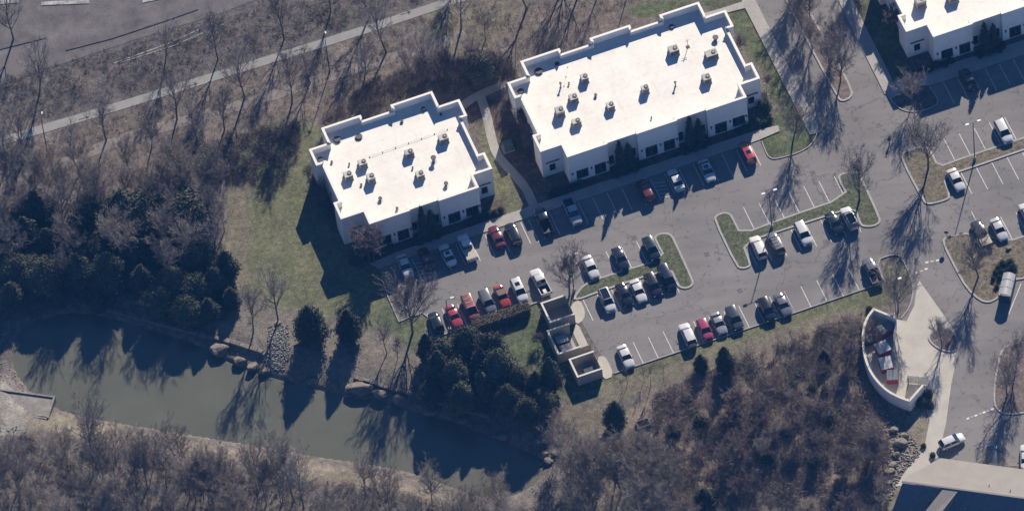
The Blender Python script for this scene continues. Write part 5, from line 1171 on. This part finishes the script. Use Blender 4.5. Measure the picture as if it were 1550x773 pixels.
for x, y, a in [(1352, 652, .9), (1362, 672, 1.3), (1356, 690, .8), (1352, 705, .9), (1347, 716, 1.1), (1345, 732, .8), (1338, 742, .7), (1330, 756, .7), (1368, 662, .9), (1346, 640, .6), (1335, 625, .5), (1327, 612, .5)]:
    boulder(x, y, a, a*.8, a*.7, 'pale boulder in the rocky strip between brush and concrete drive', 'boulders below the curved wall')
for x, y in ((1527, 377),): boulder(x, y, .5, .4, .35, 'small grey boulder on the grass behind the silver sedan', None, .11)
boulder(421, 490, .7, .6, .4, 'grey boulder at the head of the stone chute', None)
def ledge(pts_px, label):
    q = chaikin([G(*p)[:2] for p in pts_px], 2, False); o = q[len(q)//2]; r = empty('stone_ledge', (o[0], o[1], 0), label=label, cat='ledge'); rg = random.Random(3)
    L = 0
    for i in range(len(q)-1):
        a, b_ = np.array(q[i])-o, np.array(q[i+1])-o; z = gz(*(q[i])); m = MB(); w = rg.uniform(.3, .45); t = (b_-a)*.03
        ribbon(m, [a+t, b_-t], -w, w, z-.5, z+rg.uniform(.35, .55), False); m.build('stone', M_rock, r, bevel=.06)
ledge([(118, 459), (200, 477), (300, 505), (340, 515), (402, 536)], 'low dark stone ledge along the bank below the pond wood'); ledge([(536, 572), (575, 583), (620, 597), (680, 612), (745, 632)], 'low dark stone ledge along the bank below the evergreen clump')
def stones(name, label, areas, n, seed, m, size=(.08, .24)):
    rg = np.random.default_rng(seed); pl = [px_poly(a, -.6) for a in areas]; allp = np.concatenate([np.array(p) for p in pl]); lo, hi = allp.min(0), allp.max(0)
    x = rg.uniform(lo[0], hi[0], n*8); y = rg.uniform(lo[1], hi[1], n*8); k = np.zeros(x.shape, bool)
    for p in pl: k |= inside(p, x, y)
    x, y = x[k][:n], y[k][:n]; n = len(x); z = ground_z(x, y); s = rg.uniform(*size, n)
    oc = np.array([[1, 0, 0], [0, 1, 0], [-1, 0, 0], [0, -1, 0], [0, 0, .8], [0, 0, -.5]]); f0 = np.array([[0, 1, 4], [1, 2, 4], [2, 3, 4], [3, 0, 4], [1, 0, 5], [2, 1, 5], [3, 2, 5], [0, 3, 5]])
    v = oc[None]*s[:, None, None]*rg.uniform(.6, 1.3, (n, 6, 1)); a = rg.uniform(0, 6.28, n); ca, sa = np.cos(a)[:, None], np.sin(a)[:, None]
    v = np.stack([v[..., 0]*ca-v[..., 1]*sa, v[..., 0]*sa+v[..., 1]*ca, v[..., 2]], -1)+np.stack([x, y, z+s*.2], -1)[:, None]
    f = (f0[None]+(np.arange(n)*6)[:, None, None]).reshape(-1, 3); link(name, fast_mesh(name, v.reshape(-1, 3), f, m), label=label, cat='stones', kind='stuff')
stones('riprap', 'pale loose stones of the chute running down the bank to the pond', [[(408, 497), (436, 494), (441, 530), (428, 560), (402, 558), (405, 525)]], 900, 1, M_stone)
stones('shore_stones', 'small pale stones along the left shore and spillway of the pond', [[(0, 500), (16, 496), (12, 530), (24, 566), (48, 590), (85, 610), (80, 624), (40, 606), (0, 575)], [(0, 640), (34, 645), (28, 672), (0, 680)], [(800, 738), (838, 715), (846, 726), (806, 750)]], 1500, 2, M_stone, (.05, .2))
stones('shore_stones', 'narrow line of pale stones along the lower pond shore', [[(80, 618), (130, 632), (250, 654), (420, 682), (560, 705), (640, 721), (735, 757), (735, 761), (638, 726), (558, 710), (418, 687), (248, 659), (128, 637), (78, 623)]], 1200, 3, mat('tan_shore_stones', (.28, .25, .2), .95, .3, 2.), (.04, .13))
stones('ravine_stones', 'scattered pale stones in the rocky strip by the concrete drive', [[(1330, 610), (1350, 640), (1380, 660), (1395, 690), (1365, 720), (1345, 770), (1325, 773), (1345, 700), (1340, 650)]], 700, 4, M_stone, (.08, .28))
def spillway():
    M_conc = mat('weathered_spillway', (.20, .185, .16), .95, .3, .8, bump=.3, fine=.15)
    g = V(45, 612, -.3); r = empty('spillway', g, R_(-18), label='concrete spillway slab with shaded opening at the left end of the pond', cat='spillway')
    b = MB(); b.box(-3.6, 3.4, -1.9, 1.9, -1.0, .0); b.build('deck_slab', M_conc, r)
    b = MB(); b.box(3.45, 3.75, -2.2, 2.2, -1.2, .25); b.build('end_wall', M_conc, r); b = MB(); b.box(-6.0, 3.4, 1.92, 2.2, -1.2, .2); b.build('side_wall', M_conc, r); b = MB(); b.box(-6.0, -3.62, -2.4, 1.9, -1.2, -1.05); b.build('channel_floor', M_conc, r)
    b = MB(); b.box(-6.2, 3.4, -2.4, -2.15, -1.2, .1); b.build('side_wall', M_conc, r)
spillway()
def trash_frame():
    r = empty('timber_frame', G(974, 643), ANG, label='small open timber frame lying in the brush by the conifer', cat='frame')
    m = mat('weathered_timber', (.14, .13, .12), .9, .2, 3.)
    for d in ((-1.1, 1.1, -.75, -.65), (-1.1, 1.1, .65, .75), (-1.1, -1.0, -.65, .65), (1.0, 1.1, -.65, .65)): b = MB(); b.box(*d, 0, .6); b.build('side_board', m, r)
trash_frame()

# ------------------------------------------------------------------ air between the high camera and the ground
def haze():
    b = MB(); b.box(-640, 640, -930, 640, -5, 1125); o = b.build('haze', None, label='thin blue air over the whole site', cat='haze', kind='stuff')
    m = bpy.data.materials.new('thin_blue_air'); m.use_nodes = True; nt = m.node_tree; nt.nodes.remove(nt.nodes['Principled BSDF'])
    v = nt.nodes.new('ShaderNodeVolumePrincipled'); v.inputs['Color'].default_value = (.1, .40, 1, 1); v.inputs['Density'].default_value = 3.0e-5; v.inputs['Anisotropy'].default_value = 0
    nt.links.new(v.outputs[0], nt.nodes['Material Output'].inputs['Volume']); o.data.materials.clear(); o.data.materials.append(m)
haze()

def drain(px, py):
    b = MB()
    for i in range(5): b.box(-.4, .4, -.35+i*.15, -.27+i*.15, .0005, .012)
    b.box(-.45, .45, -.42, -.36, .0005, .014); b.box(-.45, .45, .36, .42, .0005, .014)
    b.build('drain_grate', M_dark, lot_o, loc=V(px, py), rz=ANG)
for q in ((1070, 385), (960, 360), (1230, 262), (860, 375), (1120, 440), (1470, 330), (1470, 560), (1330, 190)): drain(*q)
